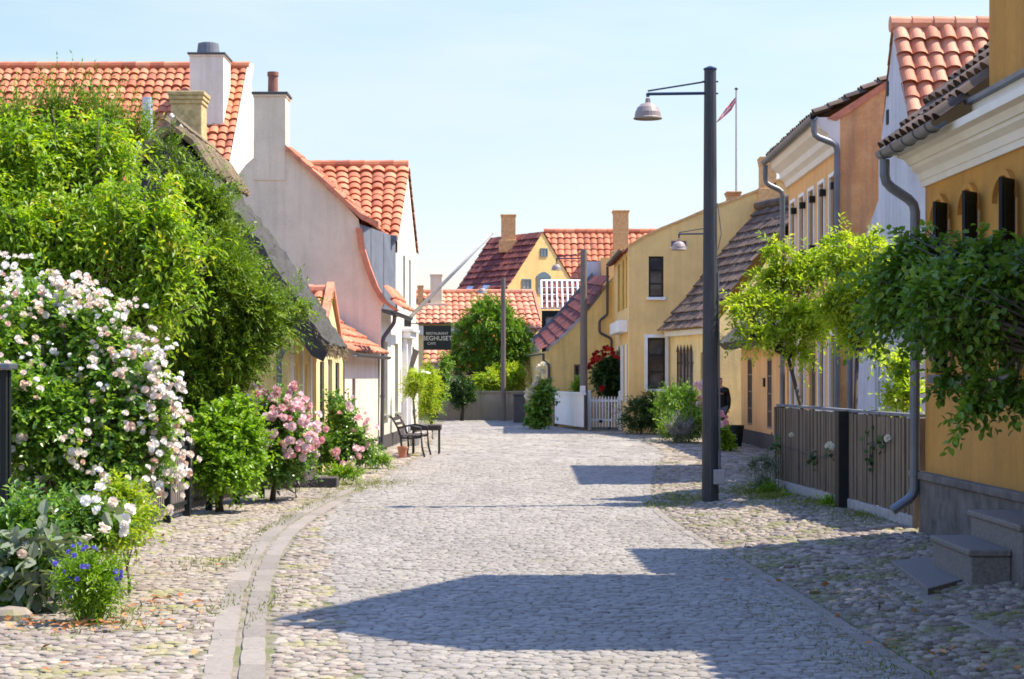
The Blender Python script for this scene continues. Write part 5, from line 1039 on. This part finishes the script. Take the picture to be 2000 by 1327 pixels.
for a, b in zip(vp[:-1], vp[1:]): mb.hexa([(a[0]-.05,Yf-.1,a[2]-.1),(b[0]-.05,Yf-.1,b[2]-.1),(b[0]-.05,Yf+.35,b[2]-.1),(a[0]-.05,Yf+.35,a[2]-.1),(a[0]-.10,Yf-.1,a[2]+.16),(b[0]-.10,Yf-.1,b[2]+.16),(b[0]-.10,Yf+.35,b[2]+.16),(a[0]-.10,Yf+.35,a[2]+.16)])
mb.build('verge', M['bluezinc'], rf)
mb = MB(); a = S(1143,510,Yf); b = S(1168,546,Yf); mb.box(a[0],b[0]+.1,Yf+.4,Yf+1.2,2.5,a[2]); mb.build('gable_end', M['grey'], H); mb = MB(); mb.box(b[0]+.11,b[0]+.9,Yf-.5,Yf+1.2,2.5,a[2]+.1); mb.build('gable_end', M['orange'], H)
gutter(H, (xL-.22,Yn-.1,zs(690)), (S(1020,0,Yf+5)[0],Yf+5,2.45), .06, 'rubber')
pipe('downpipe', H, [(xL-.2,Yn-.05,zs(692)),(xL-.2,Yn-.05,zs(706)),(xL-.02,Yn-.05,zs(712)),(xL-.02,Yn-.05,0)], .045, 'rubber')
# --- background big house with rotated gable
H = thing('dark_roof_house', 'distant yellow gabled house with dark red roof and small blue grey windows', 'house', (.5, 80, 0))
A = np.array([1.33,80.0,7.9]); u = np.array([.84,.55,0]); v = np.array([-.55,.84,0]); sl = np.array([0,0,-1.36])
def gpt(s_, b, z=None): q_ = A + u*s_ + v*b; return (q_[0], q_[1], 7.9-1.36*abs(s_) if z is None else z)
frg = Fr(gpt(-3.4,0)[:2], gpt(3.4,0)[:2]); frg = frg if frg.n[1] < 0 else Fr(gpt(-3.4,0)[:2], gpt(3.4,0)[:2], flip=True)
mb = MB(); mb.poly([gpt(-3.4,0,-.05), gpt(3.4,0,-.05), gpt(3.4,0), gpt(0,0), gpt(-3.4,0)]); mb.poly([gpt(-3.4,0,-.05), gpt(-3.4,6,-.05), gpt(-3.4,6), gpt(-3.4,0)]); mb.build('wall', M['yellow'], H)
rf = tiled('roof', M['tile_dark'], H, [(gpt(-3.6,4.2), gpt(-3.6,-.05)), (gpt(0,4.2), gpt(0,-.05))], .25, .34, .035)
tiled('roof', M['tile_dark'], H, [(gpt(3.6,4.2), gpt(3.6,-.05)), (gpt(0,4.2), gpt(0,-.05))], .25, .34, .035)
M['bluewin'] = simple('blue green window paint', (.10,.16,.18), .5)
def gwin(px0, px1, py0, py1, arch=False):
    # where the view ray through a pixel meets the gable plane
    def hit(px, py):
        n = np.cross(u, [0,0,1.0]); d = np.array([(px-1000)/F, 1, -(py-HZ)/F]); o = np.array([0,0,EYE]); tt = np.dot(A-o, n)/np.dot(d, n); q_ = o+d*tt; return np.dot(q_-np.array([frg.o[0],frg.o[1],0]), frg.d), q_[2]
    a0, z1 = hit(px0, py0); a1, z0 = hit(px1, py1)
    mb = MB(); e = .05
    for (p_, q_, r_, t_) in ((a0,a0+e,z0,z1),(a1-e,a1,z0,z1),(a0+e,a1-e,z0,z0+e),(a0+e,a1-e,z1-e,z1)): mb.fb(frg, p_, q_, .002, .04, r_, t_)
    mb.fb(frg, (a0+a1)/2-.02, (a0+a1)/2+.02, .012, .034, z0+e, z1-e); mb.fb(frg, a0+e, a1-e, .014, .032, (z0+z1)/2-.02, (z0+z1)/2+.02)
    if arch: mb.prism([frg.p(a0-.04+(a1-a0+.08)*k/8, .002, z1+.001+.22*math.sin(math.pi*k/8)) for k in range(9)], tuple(frg.n*.035))
    wn = mb.build('window', M['bluewin'], H); g_ = MB(); g_.fb(frg, a0+.01, a1-.01, .002, .010, z0+.01, z1-.01); g_.build('pane', M['glasslit'], wn)
gwin(1055,1069,485,502); gwin(1019,1037,545,566); gwin(1048,1075,541,575, True); gwin(1049,1056,605,622)
c = gpt(-.35, 2.1); chimney(H, c[0]-.36, c[0]+.28, c[1]-.3, c[1]+.3, 7.1, S(0,420,c[1])[2], 'brick2', cap=.03, label='plastered yellow chimney on the dark red ridge', steps=2, ch=.12, foot=(.1,.55))
for k, b in enumerate((2.9, 1.6)):
    q0 = np.array(gpt(-1.95, b)); nn = np.cross(v, unit(np.array([*(-u[:2]*1), -1.36]))); nn = nn if nn[2] > 0 else -nn
    d1 = v*.25; d2 = unit(np.array([u[0],u[1],1.36]))*.35; q0 = q0 + nn*.09
    mb = MB(); mb.prism([tuple(q0-d1-d2), tuple(q0+d1-d2), tuple(q0+d1+d2), tuple(q0-d1+d2)], tuple(nn*.06)); mb.build('skylight', M['steel'], rf)
# --- long red roof behind it
H = thing('long_red_roof_house', 'distant red tiled roof with a stepped yellow chimney right of the gable', 'house', (4.2, 84, 0))
yr = 85.5; zr = S(0,455,yr)[2]; ye = 81.8; ze = 4.6; xa, xb = S(1062,0,yr)[0], S(1268,0,yr)[0]+1.5
rf = tiled('roof', M['tile'], H, [((xa,ye,ze),(xb,ye,ze)), ((xa-.0,yr,zr),(xb,yr,zr))], .30, .40, .06)
mb = MB(); mb.box(xa+.6, xb-.1, ye+.4, yr+3, -.05, ze); mb.build('wall', M['yellow'], H); ridgetiles('ridge_tiles', M['tile'], rf, (xa,yr,zr+.05), (xb,yr,zr+.05), .14, .5)
a = S(1198,0,83.5)[0]; b = S(1227,0,83.5)[0]; chimney(H, a, b, 83.2, 84.0, 6.2, S(0,412,83.5)[2], 'brick2', cap=.05, label='broad yellow chimney with stepped foot', steps=2, ch=.12, foot=(.14,1.1))
# --- low red roofed house left of centre
H = thing('low_red_roof_house', 'low yellow house with a bright red tiled roof behind the black inn sign', 'house', (-1.5, 75, 0))
yr, ye = 77.0, 74.4; zr = S(0,573,yr)[2]; ze = S(0,634,ye)[2]; x0, x1 = -4.6, S(1040,0,yr)[0]; x1e = S(1056,0,ye)[0]
mb = MB(); mb.box(x0+.1, x1e-.25, ye+.25, ye+.4, -.05, ze); mb.box(x0+.1, x1-.2, yr+.5, yr+.6, -.05, ze); mb.poly([(x1e-.2,ye+.3,-.05),(x1-.1,yr+2,-.05),(x1-.1,yr+2,ze),(x1-.1,yr,zr-.05),(x1e-.2,ye+.3,ze)]); mb.build('wall', M['butter'], H)
rf = tiled('roof', M['tile_light'], H, [((x0,ye,ze),(x1e,ye,ze)), ((x0,yr,zr),(x1,yr,zr))], .28, .40, .06)
tiled('roof', M['tile_light'], H, [((x0,yr+2.6,ze),(x1e,yr+2.6,ze)), ((x0,yr,zr),(x1,yr,zr))], .28, .6, .06)
ridgetiles('ridge_tiles', M['tile_light'], rf, (x0,yr,zr+.05), (x1,yr,zr+.05), .12, .45)
mb = MB(); mb.prism([(x1e,ye,ze),(x1,yr,zr),(x1,yr,zr+.12),(x1e,ye,ze+.12)], (.12,0,0)); mb.build('verge_tiles', M['copper'], rf)
a = S(841,0,76.2)[0]; chimney(H, a, a+.48, 76.0, 76.5, 4.4, S(0,536,76.2)[2], 'greige', cap=.03, label='tall grey chimney behind the slanting flagpole', foot=(.2,.25))
a = S(816,0,76.2)[0]; chimney(H, a, a+.22, 76.0, 76.3, 4.4, S(0,558,76.2)[2], 'brick2', cap=.02)
mb = MB(); mb.box(x0+.3, x1e-.4, ye+.12, ye+.24, ze-.42, ze-.05); mb.build('eaves_board', M['trim'], H)
# lower tile piece under the sign
H = thing('lean_to_shed', 'small shed with red tiled roof below the black inn sign', 'shed', (-3.0, 72.5, 0))
x0, x1 = S(826,0,72.5)[0], S(880,0,72.5)[0]; tiled('roof', M['tile_light'], H, [((x0,71.9,S(0,722,71.9)[2]),(x1,71.9,S(0,722,71.9)[2])), ((x0,73.2,S(0,684,73.2)[2]),(x1,73.2,S(0,684,73.2)[2]))], .28, .4, .06)
mb = MB(); mb.box(x0+.05,x1-.05,72.1,73.2,-.05,1.75); mb.build('wall', M['grey'], H); mb = MB(); mb.box(x0+.45,x0+.85,72.02,72.095,0,1.7); mb.build('door', M['black'], H)
# --- white mortared dormer roof
H = thing('white_mortar_house', 'small house with dark tiles pointed in a grid of white mortar', 'house', (2, 73, 0))
yr, ye = 73.0, 71.6; p0, p1 = S(1058,551,yr), S(1136,551,yr); q0, q1 = S(1058,605,ye), S(1140,605,ye)
p0 = (q0[0], p0[1], p0[2])
tm = tinted('dark red tiles pointed white', TS_dark, .8, 3, bmp=0)
rf = tiled('roof', tm, H, [(q0, q1), (p0, (q1[0],p1[1],p1[2]))], .28, .36, .04)
mb = MB(); n = 8; dv = np.array(p0)-np.array(q0); nn = unit(np.cross(dv, [1,0,0.])); nn = nn if nn[2] > 0 else -nn
for i in range(n+1):
    x = q0[0]+(q1[0]-q0[0])*i/n; b0 = np.array([x,q0[1],q0[2]]); mb.tube([tuple(b0+nn*.07), tuple(b0+dv+nn*.07)], .042, 6)
for k in range(0, 5):
    b0 = np.array(q0)+dv*k/4+nn*.05; b1 = np.array(q1)+dv*k/4+nn*.05; mb.tube([tuple(b0), tuple(b1)], .022 if k < 4 else .06, 5)
mb.build('mortar_joints', M['whitemortar'], rf)
mb = MB(); mb.box(q0[0]+.05, q1[0], ye+.1, ye+.2, -.05, q0[2]-.22); mb.build('wall', M['grey'], H); mb = MB(); mb.box(q0[0], q1[0], ye-.02, ye+.08, q0[2]-.28, q0[2]-.04); mb.box(q0[0], q0[0]+.16, ye-.02, ye+.08, 2.4, q0[2]-.282); mb.build('black_frame', M['black'], H)
H = thing('roof_fragment_house', 'small house end with a stub of tiles right of the rowan tree', 'house', (.9,73,0))
a = S(1034,652,73); tiled('roof', M['tile_light'], H, [((a[0],72.6,S(0,652,72.6)[2]),(a[0]+.5,72.6,S(0,652,72.6)[2])), ((a[0],73.2,S(0,630,73.2)[2]),(a[0]+.5,73.2,S(0,630,73.2)[2]))], .25, .3, .06); mb = MB(); mb.box(a[0]+.05,a[0]+.45,72.7,73.2,-.05,S(0,653,72.6)[2]); mb.build('wall', M['white'], H)
# --- low wall closing the street and plants there
mb = MB(); x0, x1 = S(855,0,70)[0], S(1026,0,70)[0]; mb.box(x0,x1,70.0,70.25,-.05,1.02); mb.box(x0-.03,x1+.03,69.96,70.29,1.022,1.09); tagg(mb.build('garden_wall', plaster('grey yellow garden wall', (.42,.36,.25), (.2,.17,.12), .5), None, (-.7,70,0)), 'low grey plastered garden wall across the end of the street', 'wall')
q = thing('rowan_tree', 'round rowan tree with orange berries at the end of the street', 'tree', (-1.2,71.8,0))
B = [bl(955,640,72,58,55), bl(920,680,72,48,45), bl(1000,660,72,40,45), bl(960,700,71.8,60,35), bl(890,710,72,22,28), bl(960,600,72,35,25), bl(1015,690,71.8,28,35), bl(985,610,72,20,22), bl(1028,655,72,16,20), bl(905,640,72,20,20), bl(885,735,71.6,16,18)]
stems(q, B, .10, 3, .45, 19); foliage('crown', GM['rowan'], q, B, 2400, 10, .38, .15, .05, up=.2, shell=.5)
P, N = blobtwigs(B, 60, .95); k = N[:,1] < .3; P = P[k]+N[k]*.1; tv = [(math.cos(2*math.pi*i/5)*.5, math.sin(2*math.pi*i/5)*.5, 0) for i in range(5)]+[(0,0,.5),(0,0,-.5)]
bb_ = scatter('berries', GM['berry'], q, tv, [(i,(i+1)%5,5) for i in range(5)]+[((i+1)%5,i,6) for i in range(5)], P, RS.randn(len(P),3), RS.randn(len(P),3), .07+.04*RS.rand(len(P))); bb_['kind'] = 'stuff'
q = thing('clipped_ball_tree', 'dark green clipped ball tree on a short trunk before the low end wall', 'tree', (S(902,0,69)[0],69,0)); B = [bl(902,765,69,27,27)]
stems(q, B, .06, 5, .8, 20); foliage('crown', GM['dark'], q, B, 650, 8, .2, .09, .05, shell=.75, rnd=.3); 
q = thing('light_green_bush', 'light green feathery bush hanging over the low wall at the street end', 'bush', (S(975,0,70.8)[0],70.8,0)); B = [bl(965,745,70.5,42,25), bl(1000,735,70.6,28,30), bl(935,750,70.4,25,16)]
stems(q, B, .03, 4, .6, 21, name='stem'); foliage('foliage', GM['lime'], q, B, 650, 9, .35, .15, .05, up=.3, droop=.4, shell=.3)
q = thing('dark_shrub', 'dark shrub in shade between the cream house corner and the clipped ball tree', 'shrub', (-2.9,66,0)); B = [bl(868,720,66,14,35), bl(858,770,66,12,40)]
stems(q, B, .03, 4, .3, 22, name='stem'); foliage('foliage', GM['rowan'], q, B, 330, 8, .3, .1, .05, shell=.3)
mb = MB(); a = S(1014,0,66)[0]; mb.box(a-.2,a+.2,65.8,66.3,0,.95); mb.box(a-.23,a+.23,65.75,66.35,.952,1.02); mb.tube([(a-.2,66.25,.12),(a+.2,66.25,.12)], .12, 10); tagg(mb.build('wheelie_bin', M['rubber'], None, (a,66,0), bevel=.02), 'dark grey wheelie bin beside the low wall at the street end', 'bin')
# --- hollyhocks and picket fence
q = thing('hollyhock_plant', 'tall green hollyhocks with white flowers left of the white gate', 'flowering plant', (S(1055,0,58)[0],58,0)); B = [bl(1055,800,58,26,32), bl(1062,765,58,20,28), bl(1048,820,58,22,20)]
stems(q, B, .02, 4, .2, 23, name='stem'); foliage('foliage', GM['rose'], q, B, 380, 8, .25, .11, .09, shell=.3, tmpl=LEAFQ)
mb = MB()
pts = [S(1056,720,58),S(1045,745,58),S(1034,770,58)]
for p_ in pts: mb.tube([(p_[0],58,0),p_], [.02,.012], 5)
mb.build('flower_spike', GM['rose'], q); P = np.array([pts[i % 3] for i in range(30)])+RS.randn(30,3)*[.08,.05,.14]; blossoms('blossoms', GM['cream'], q, P, unit(RS.randn(30,3)*.4+[0,-1,.3]), .15)
q = thing('board_gate', 'white painted board fence between the hollyhocks and the wooden pole', 'fence', (1.8,59,0)); f_ = Fr(G(1084,832)[:2], G(1140,840)[:2]); f_ = f_ if f_.n[1] < 0 else Fr(G(1084,832)[:2], G(1140,840)[:2], flip=True)
mb = MB(); n = 9
for i in range(n): mb.fb(f_, f_.L*i/n+.006, f_.L*(i+1)/n-.006, -.012, .012, .08, 1.08)
mb.build('boards', M['whitepaint'], q); mb = MB(); mb.fb(f_, -.03, f_.L+.03, -.07, .05, 1.082, 1.15); mb.build('top_rail', M['whitepaint'], q); mb = MB(); mb.fb(f_, -.12, -.01, -.1, .03, -.05, 1.22); mb.build('post', M['zinc'], q)
q = thing('picket_gate', 'white picket gate in front of the red rose bush', 'gate', (2.8,58,0)); ga, gb_ = (S(1150,0,57.6)[0],57.6), (S(1216,0,57.2)[0],57.2); f_ = Fr(ga, gb_); f_ = f_ if f_.n[1] < 0 else Fr(ga, gb_, flip=True)
for i in range(11):
    mb = MB(); a = .06+(f_.L-.12)*i/10; mb.fb(f_, a-.022, a+.022, -.012, .012, .06, .98); mb.fb(f_, a-.012, a+.012, -.010, .010, .982, 1.02); mb.build('picket', M['whitepaint'], q)
mb = MB()
for z in (.25, .85): mb.fb(f_, .02, f_.L-.02, -.05, -.014, z, z+.07)
mb.build('rail', M['whitepaint'], q)
for a in (-.02, f_.L-.10): mb = MB(); mb.fb(f_, a-.05, a+.06, -.16, -.052, -.05, 1.12); mb.lathe(f_.p(a,-.1,1.12), [(.06,0),(.07,.04),(0,.10)], 8, False); mb.build('post', M['whitepaint'], q)
mb = MB(); mb.fb(f_, .35,.45,.014,.03,.2,.28); mb.build('latch', M['black'], q)
q = thing('red_rose_bush', 'dark green rose bush with red blooms behind the white picket gate', 'rose bush', (S(1190,0,58.6)[0],58.6,0)); B = [bl(1190,735,58.6,34,38), bl(1175,720,58.6,22,28), bl(1205,760,58.6,28,30), bl(1205,705,58.6,18,22)]
stems(q, B, .03, 4, .3, 24, name='stem'); foliage('foliage', GM['dark'], q, B, 700, 8, .22, .09, .06, shell=.4, tmpl=LEAFQ)
P = np.array([S(*p_, 58.0) for p_ in ((1155,695),(1162,693),(1152,715),(1184,686),(1176,690),(1190,684),(1150,698),(1164,700),(1171,762),(1186,690),(1212,700),(1200,697),(1153,722))]); blossoms('blossoms', GM['red'], q, P, unit(RS.randn(len(P),3)*.3+[0,-1,.3]), .13, clump=3, cr=.08)
q = thing('fence_side_bush', 'small bright green plant between the white board fence and the wooden pole', 'shrub', (S(1128,0,60.2)[0],60.2,0)); B = [bl(1130,755,60.2,12,18)]; foliage('foliage', GM['fresh'], q, B, 90, 8, .2, .1, .06, shell=.3); stems(q, B, .015, 4, .5, 25, name='stem')
# --- dark bushes on the right pavement
q = thing('box_bush', 'dark green rounded bush to the right of the white picket gate', 'bush', (S(1250,0,53)[0],52.8,0)); B = [bl(1250,810,52.8,36,34), bl(1225,825,52.8,16,20), bl(1285,815,52.6,28,32), bl(1268,790,52.8,24,28)]
stems(q, B, .03, 4, .3, 26, name='stem'); foliage('foliage', GM['dark'], q, B, 900, 8, .22, .07, .04, shell=.55, rnd=.3)
q = thing('tall_shrub', 'tall mixed shrub with pink flowers left of the tarred lamp pole', 'shrub', (S(1335,0,48)[0],48,0)); B = [bl(1310,790,48,26,45), bl(1340,800,47,36,52), bl(1355,830,46,30,40), bl(1320,840,46,34,30), bl(1290,800,49,18,40)]
stems(q, B, .03, 4, .3, 27, name='stem'); foliage('foliage', GM['rowan'], q, B, 1100, 8, .28, .09, .035, up=.6, shell=.4); foliage('dry_foliage', GM['lav'], q, [bl(1330,840,45.5,36,35)], 200, 9, .3, .06, .012, up=.9, droop=0, shell=.2, tmpl=NEEDLE)
P = np.array([S(*p_, 46.5) for p_ in ((1366,750),(1367,788),(1370,780),(1369,760),(1371,835))]); blossoms('blossoms', GM['deep'], q, P, unit(RS.randn(len(P),3)*.3+[0,-1,.3]), .15, clump=3, cr=.06)
q = thing('flower_clump', 'lime green leafy clump with red flowers just right of the tarred lamp pole', 'flowering plant', (S(1412,0,41)[0],41,0)); B = [bl(1411,850,41,13,26), bl(1420,870,41,12,16)]
stems(q, B, .01, 5, .2, 28, name='stem'); foliage('foliage', GM['fresh'], q, B, 160, 8, .2, .08, .05, shell=.2, tmpl=LEAFQ); P = np.array([S(*p_, 40.7) for p_ in ((1417,826),(1405,818),(1403,812))]); blossoms('blossoms', GM['deep'], q, P, unit(RS.randn(3,3)*.3+[0,-1,.3]), .12, clump=3)
mb = MB(); a = S(1436,0,43.3)[0]; mb.lathe((a,43.3,0), [(.15,0),(.20,.42),(.21,.44),(.21,.50),(.17,.50)], 14); tagg(mb.build('black_bin', M['black'], None, (a,43.3,0)), 'black tapered bin standing against the orange cottage', 'bin')
for px, D, hh, rr, lab in ((1432,42,.45,.14,0),): pass
q = thing('thistle_weed', 'pale grey green thistle growing at the foot of the board fence left end', 'weed', (3.38,24.9,.1)); mb = MB()
for (px, py) in ((1470,905),(1487,885),(1510,895),(1500,925),(1478,930),(1520,920)): mb.tube([(S(1492,0,24.9)[0],24.9,-.02), S((1492+px)/2,960,24.9), S(px,py,24.85)], [.010,.008,.003], 5)
mb.build('stem', GM['greyleaf'], q); foliage('leaves', GM['greyleaf'], q, [bl(1470,915,24.9,12,14), bl(1490,905,24.9,12,22), bl(1508,910,24.9,12,18), bl(1490,945,24.85,30,16)], 110, 8, .16, .075, .014, up=.5, shell=.1)
q = thing('weed_patch', 'bright green weeds along the base of the board fence', 'weeds', (S(1610,0,25)[0],24.6,0)); foliage('leaves', GM['fresh'], q, [bl(1500,962,24.6,24,14), bl(1538,975,23.8,22,10), bl(1622,985,22.0,20,14), bl(1640,993,21.6,20,10), bl(1600,990,22.2,14,8)], 260, 8, .12, .05, .02, up=.7, shell=.1)
# ============================================================ poles and lamps
def lamp_pole(name, label, px, D, ytop, r0, r1, hpx, hpy, mat, spx, arm_y, sag=.0, group='street lamps on wooden poles'):
    x = S(px,0,D)[0]; zt = S(0,ytop,D)[2]; q = thing(name, label, 'street lamp', (x,D,0), group)
    mb = MB(); mb.tube([(x,D,-.05),(x,D,zt*.5),(x,D,zt)], [r0,(r0+r1)/2,r1], 14); mb.build('pole', M[mat], q, smooth=False)
    h = S(hpx,hpy,D); za = S(0,arm_y,D)[2]; sg = -1 if h[0] < x else 1
    mb = MB(); mb.tube([(x+sg*r1*.5,D-.02,za),(h[0]-sg*.0,D-.02,za-.01)], .020, 8); mb.tube([(x+sg*r1*.5,D-.02,za+.19*abs(h[0]-x)),(h[0],D-.02,za+.03)], .012, 6); mb.tube([(x-r1*1.35,D,za),(x+r1*1.35,D,za)], .012, 6); mb.tube([(x-r1*1.35,D,za+.19*abs(h[0]-x)),(x+r1*1.35,D,za+.19*abs(h[0]-x))], .012, 6)
    mb.tube([(h[0],D-.02,za),(h[0],D-.02,h[2]+.02)], .022, 8); mb.build('arm', M['blueiron'], q, smooth=False)
    mb = MB(); R_ = spx/2*D/F; mb.lathe((h[0],D-.02,h[2]-.26*R_/.18), [(R_*1.06,-.012),(R_*1.06,0),(R_*.98,.012),(R_*.93,R_*.42),(R_*.76,R_*.78),(R_*.5,R_*1.02),(R_*.2,R_*1.12),(R_*.16,R_*1.45)], 24, False); mb.lathe((h[0],D-.02,h[2]-.26*R_/.18), [(R_*.9,.01),(R_*.9,.012),(.0,.02)], 24, False); mb.build('lamp_shade', M['shade'], q, smooth=False)
    return q, x, zt
q, x, zt = lamp_pole('street_lamp', 'tall tarred black lamp pole with a dome lamp in the right foreground', 1387, 24.0, 137, .112, .078, 1265, 193, 'tar', 53, 183)
mb = MB(); mb.lathe((x,24.0,zt), [(.088,0),(.088,.02),(.02,.05)], 14); mb.build('cap', M['blueiron'], q)
mb = MB(); mb.tube([(x+.125,23.97,.35),(x+.11,23.97,2.0),(x+.10,23.97,3.0)], .014, 6); mb.tube([(x+.10,23.97,3.3),(x+.14,23.95,3.5),(x+.09,23.95,3.9)], .006, 5); mb.build('cable_conduit', M['zinc'], q)
mb = MB(); mb.box(x+.03,x+.17,23.80,23.90,.25,.44); mb.build('junction_box', simple('grey plastic box', (.30,.29,.28), .6), q, bevel=.01)
lamp_pole('street_lamp', 'brown wooden lamp pole standing beside the white board fence', 1140, 57.7, 487, .13, .10, 1087, 513, 'greywood', 20, 505)
mb = MB(); a = S(1136,760,57.5); mb.box(a[0]-.05,a[0]+.12,57.50,57.54,a[2]-.2,a[2]+.1); tagg(mb.build('paper_notice', M['whitepaint'], None, (a[0],57.5,a[2])), 'white paper notice on the brown pole by the white fence', 'notice')
lamp_pole('street_lamp', 'grey weathered lamp pole in front of the rowan tree', 983, 68.5, 543, .10, .085, 942, 560, 'greywood', 18, 556)
lamp_pole('street_lamp', 'lamp with its pole hidden by the tarred pole, before the yellow gable', 1390, 48, 440, .10, .08, 1326, 467, 'greywood', 29, 457)
# --- flagpole with pennant
xf = S(1438,0,66)[0]; q = thing('flagpole', 'thin white flagpole with a red and white pennant above the yellow gable', 'flagpole', (xf,66,0)); zt = S(0,174,66)[2]
mb = MB(); mb.tube([(xf,66,0),(xf,66,zt)], [.06,.03], 8); mb.build('pole', M['polegrey'], q); mb = MB(); mb.lathe((xf,66,zt), [(.0,-.06),(.08,0),(0,.06)], 10, False); mb.build('finial', M['black'], q)
pr = [(1437,190),(1428,200),(1418,212),(1408,226),(1400,238)]; pw = [10,16,13,8,2]; mb = MB(); mats = []
for rr, (a0, a1) in enumerate(((0,.38),(.38,.58),(.58,1.0))):
    mb.ci = 1 if rr == 1 else 0; vs = []
    for i, ((px, py), w_) in enumerate(zip(pr, pw)):
        for a in (a0, a1): c = S(px, py+w_*a, 66+.15*math.sin(i*1.7)); vs.append(c)
    mb.add(vs, [(2*i,2*i+1,2*i+3,2*i+2) for i in range(4)])
o = mb.build('pennant', [simple('faded red cloth', (.50,.10,.12), .8), simple('white cloth', (.75,.72,.72), .8)], q); sm = o.modifiers.new('thick', 'SOLIDIFY'); sm.thickness = .01
# ============================================================ person behind the lamp pole
px_, D_ = 1405, 44.5; xp = S(px_,0,D_)[0]
q = thing('person', 'person in a black jacket walking, half hidden behind the tarred lamp pole', 'person', (xp,D_,0))
def skin(name, verts, edges, radii, mat, root=0):
    me = bpy.data.meshes.new(name); me.from_pydata([tuple(v_) for v_ in verts], edges, []); o = bpy.data.objects.new(name, me); COL.objects.link(o); me.materials.append(mat); o.parent = q
    sk = o.modifiers.new('skin', 'SKIN')
    if not me.skin_vertices: me.skin_vertices.new() if hasattr(me.skin_vertices, 'new') else None
    lay = me.skin_vertices[0].data
    for i, r_ in enumerate(radii): lay[i].radius = r_ if isinstance(r_, tuple) else (r_, r_)
    lay[root].use_root = True; s2 = o.modifiers.new('sub', 'SUBSURF'); s2.levels = s2.render_levels = 2; sk.use_smooth_shade = True; return o
SKN = simple('skin', (.50,.28,.19), .6, bmp=0)
V = [(0,0,.86),(0,.0,1.05),(0,0,1.25),(0,0,1.36),(0,-.02,1.42),(0,-.03,1.50),(0,-.03,1.58),
     (-.17,0,1.30),(-.22,.04,1.05),(-.20,-.06,.84),(-.19,-.09,.76), (.17,0,1.30),(.22,-.04,1.05),(.21,.04,.84),(.21,.06,.76),
     (-.09,0,.82),(-.09,-.12,.45),(-.09,-.08,.07),(-.09,-.22,.04), (.09,0,.82),(.09,.10,.45),(.09,.22,.09),(.09,.10,.04)]
E = [(0,1),(1,2),(2,3),(3,4),(4,5),(5,6),(3,7),(7,8),(8,9),(9,10),(3,11),(11,12),(12,13),(13,14),(0,15),(15,16),(16,17),(17,18),(0,19),(19,20),(20,21),(21,22)]
Rr = [.12,.11,.14,.10,.05,.085,.075,.05,.042,.03,.032,.05,.042,.03,.032,.08,.055,.035,.03,.08,.055,.035,.03]
skin('body', V, E, Rr, SKN)
skin('jacket', [V[i] for i in (0,1,2,3,4,7,8,9,11,12,13)], [(0,1),(1,2),(2,3),(3,4),(3,5),(5,6),(6,7),(3,8),(8,9),(9,10)], [(.20,.15),(.18,.14),(.20,.15),(.15,.12),.075,.085,.068,.055,.085,.068,.055], M['black'], 1)
skin('trousers', [V[i] for i in (0,15,16,17,19,20,21)], [(0,1),(1,2),(2,3),(0,4),(4,5),(5,6)], [.16,.12,.085,.07,.12,.085,.07], M['rubber'])
skin('hair', [(0,.02,1.54),(0,.02,1.62)], [(0,1)], [.10,.085], M['brownpot'])
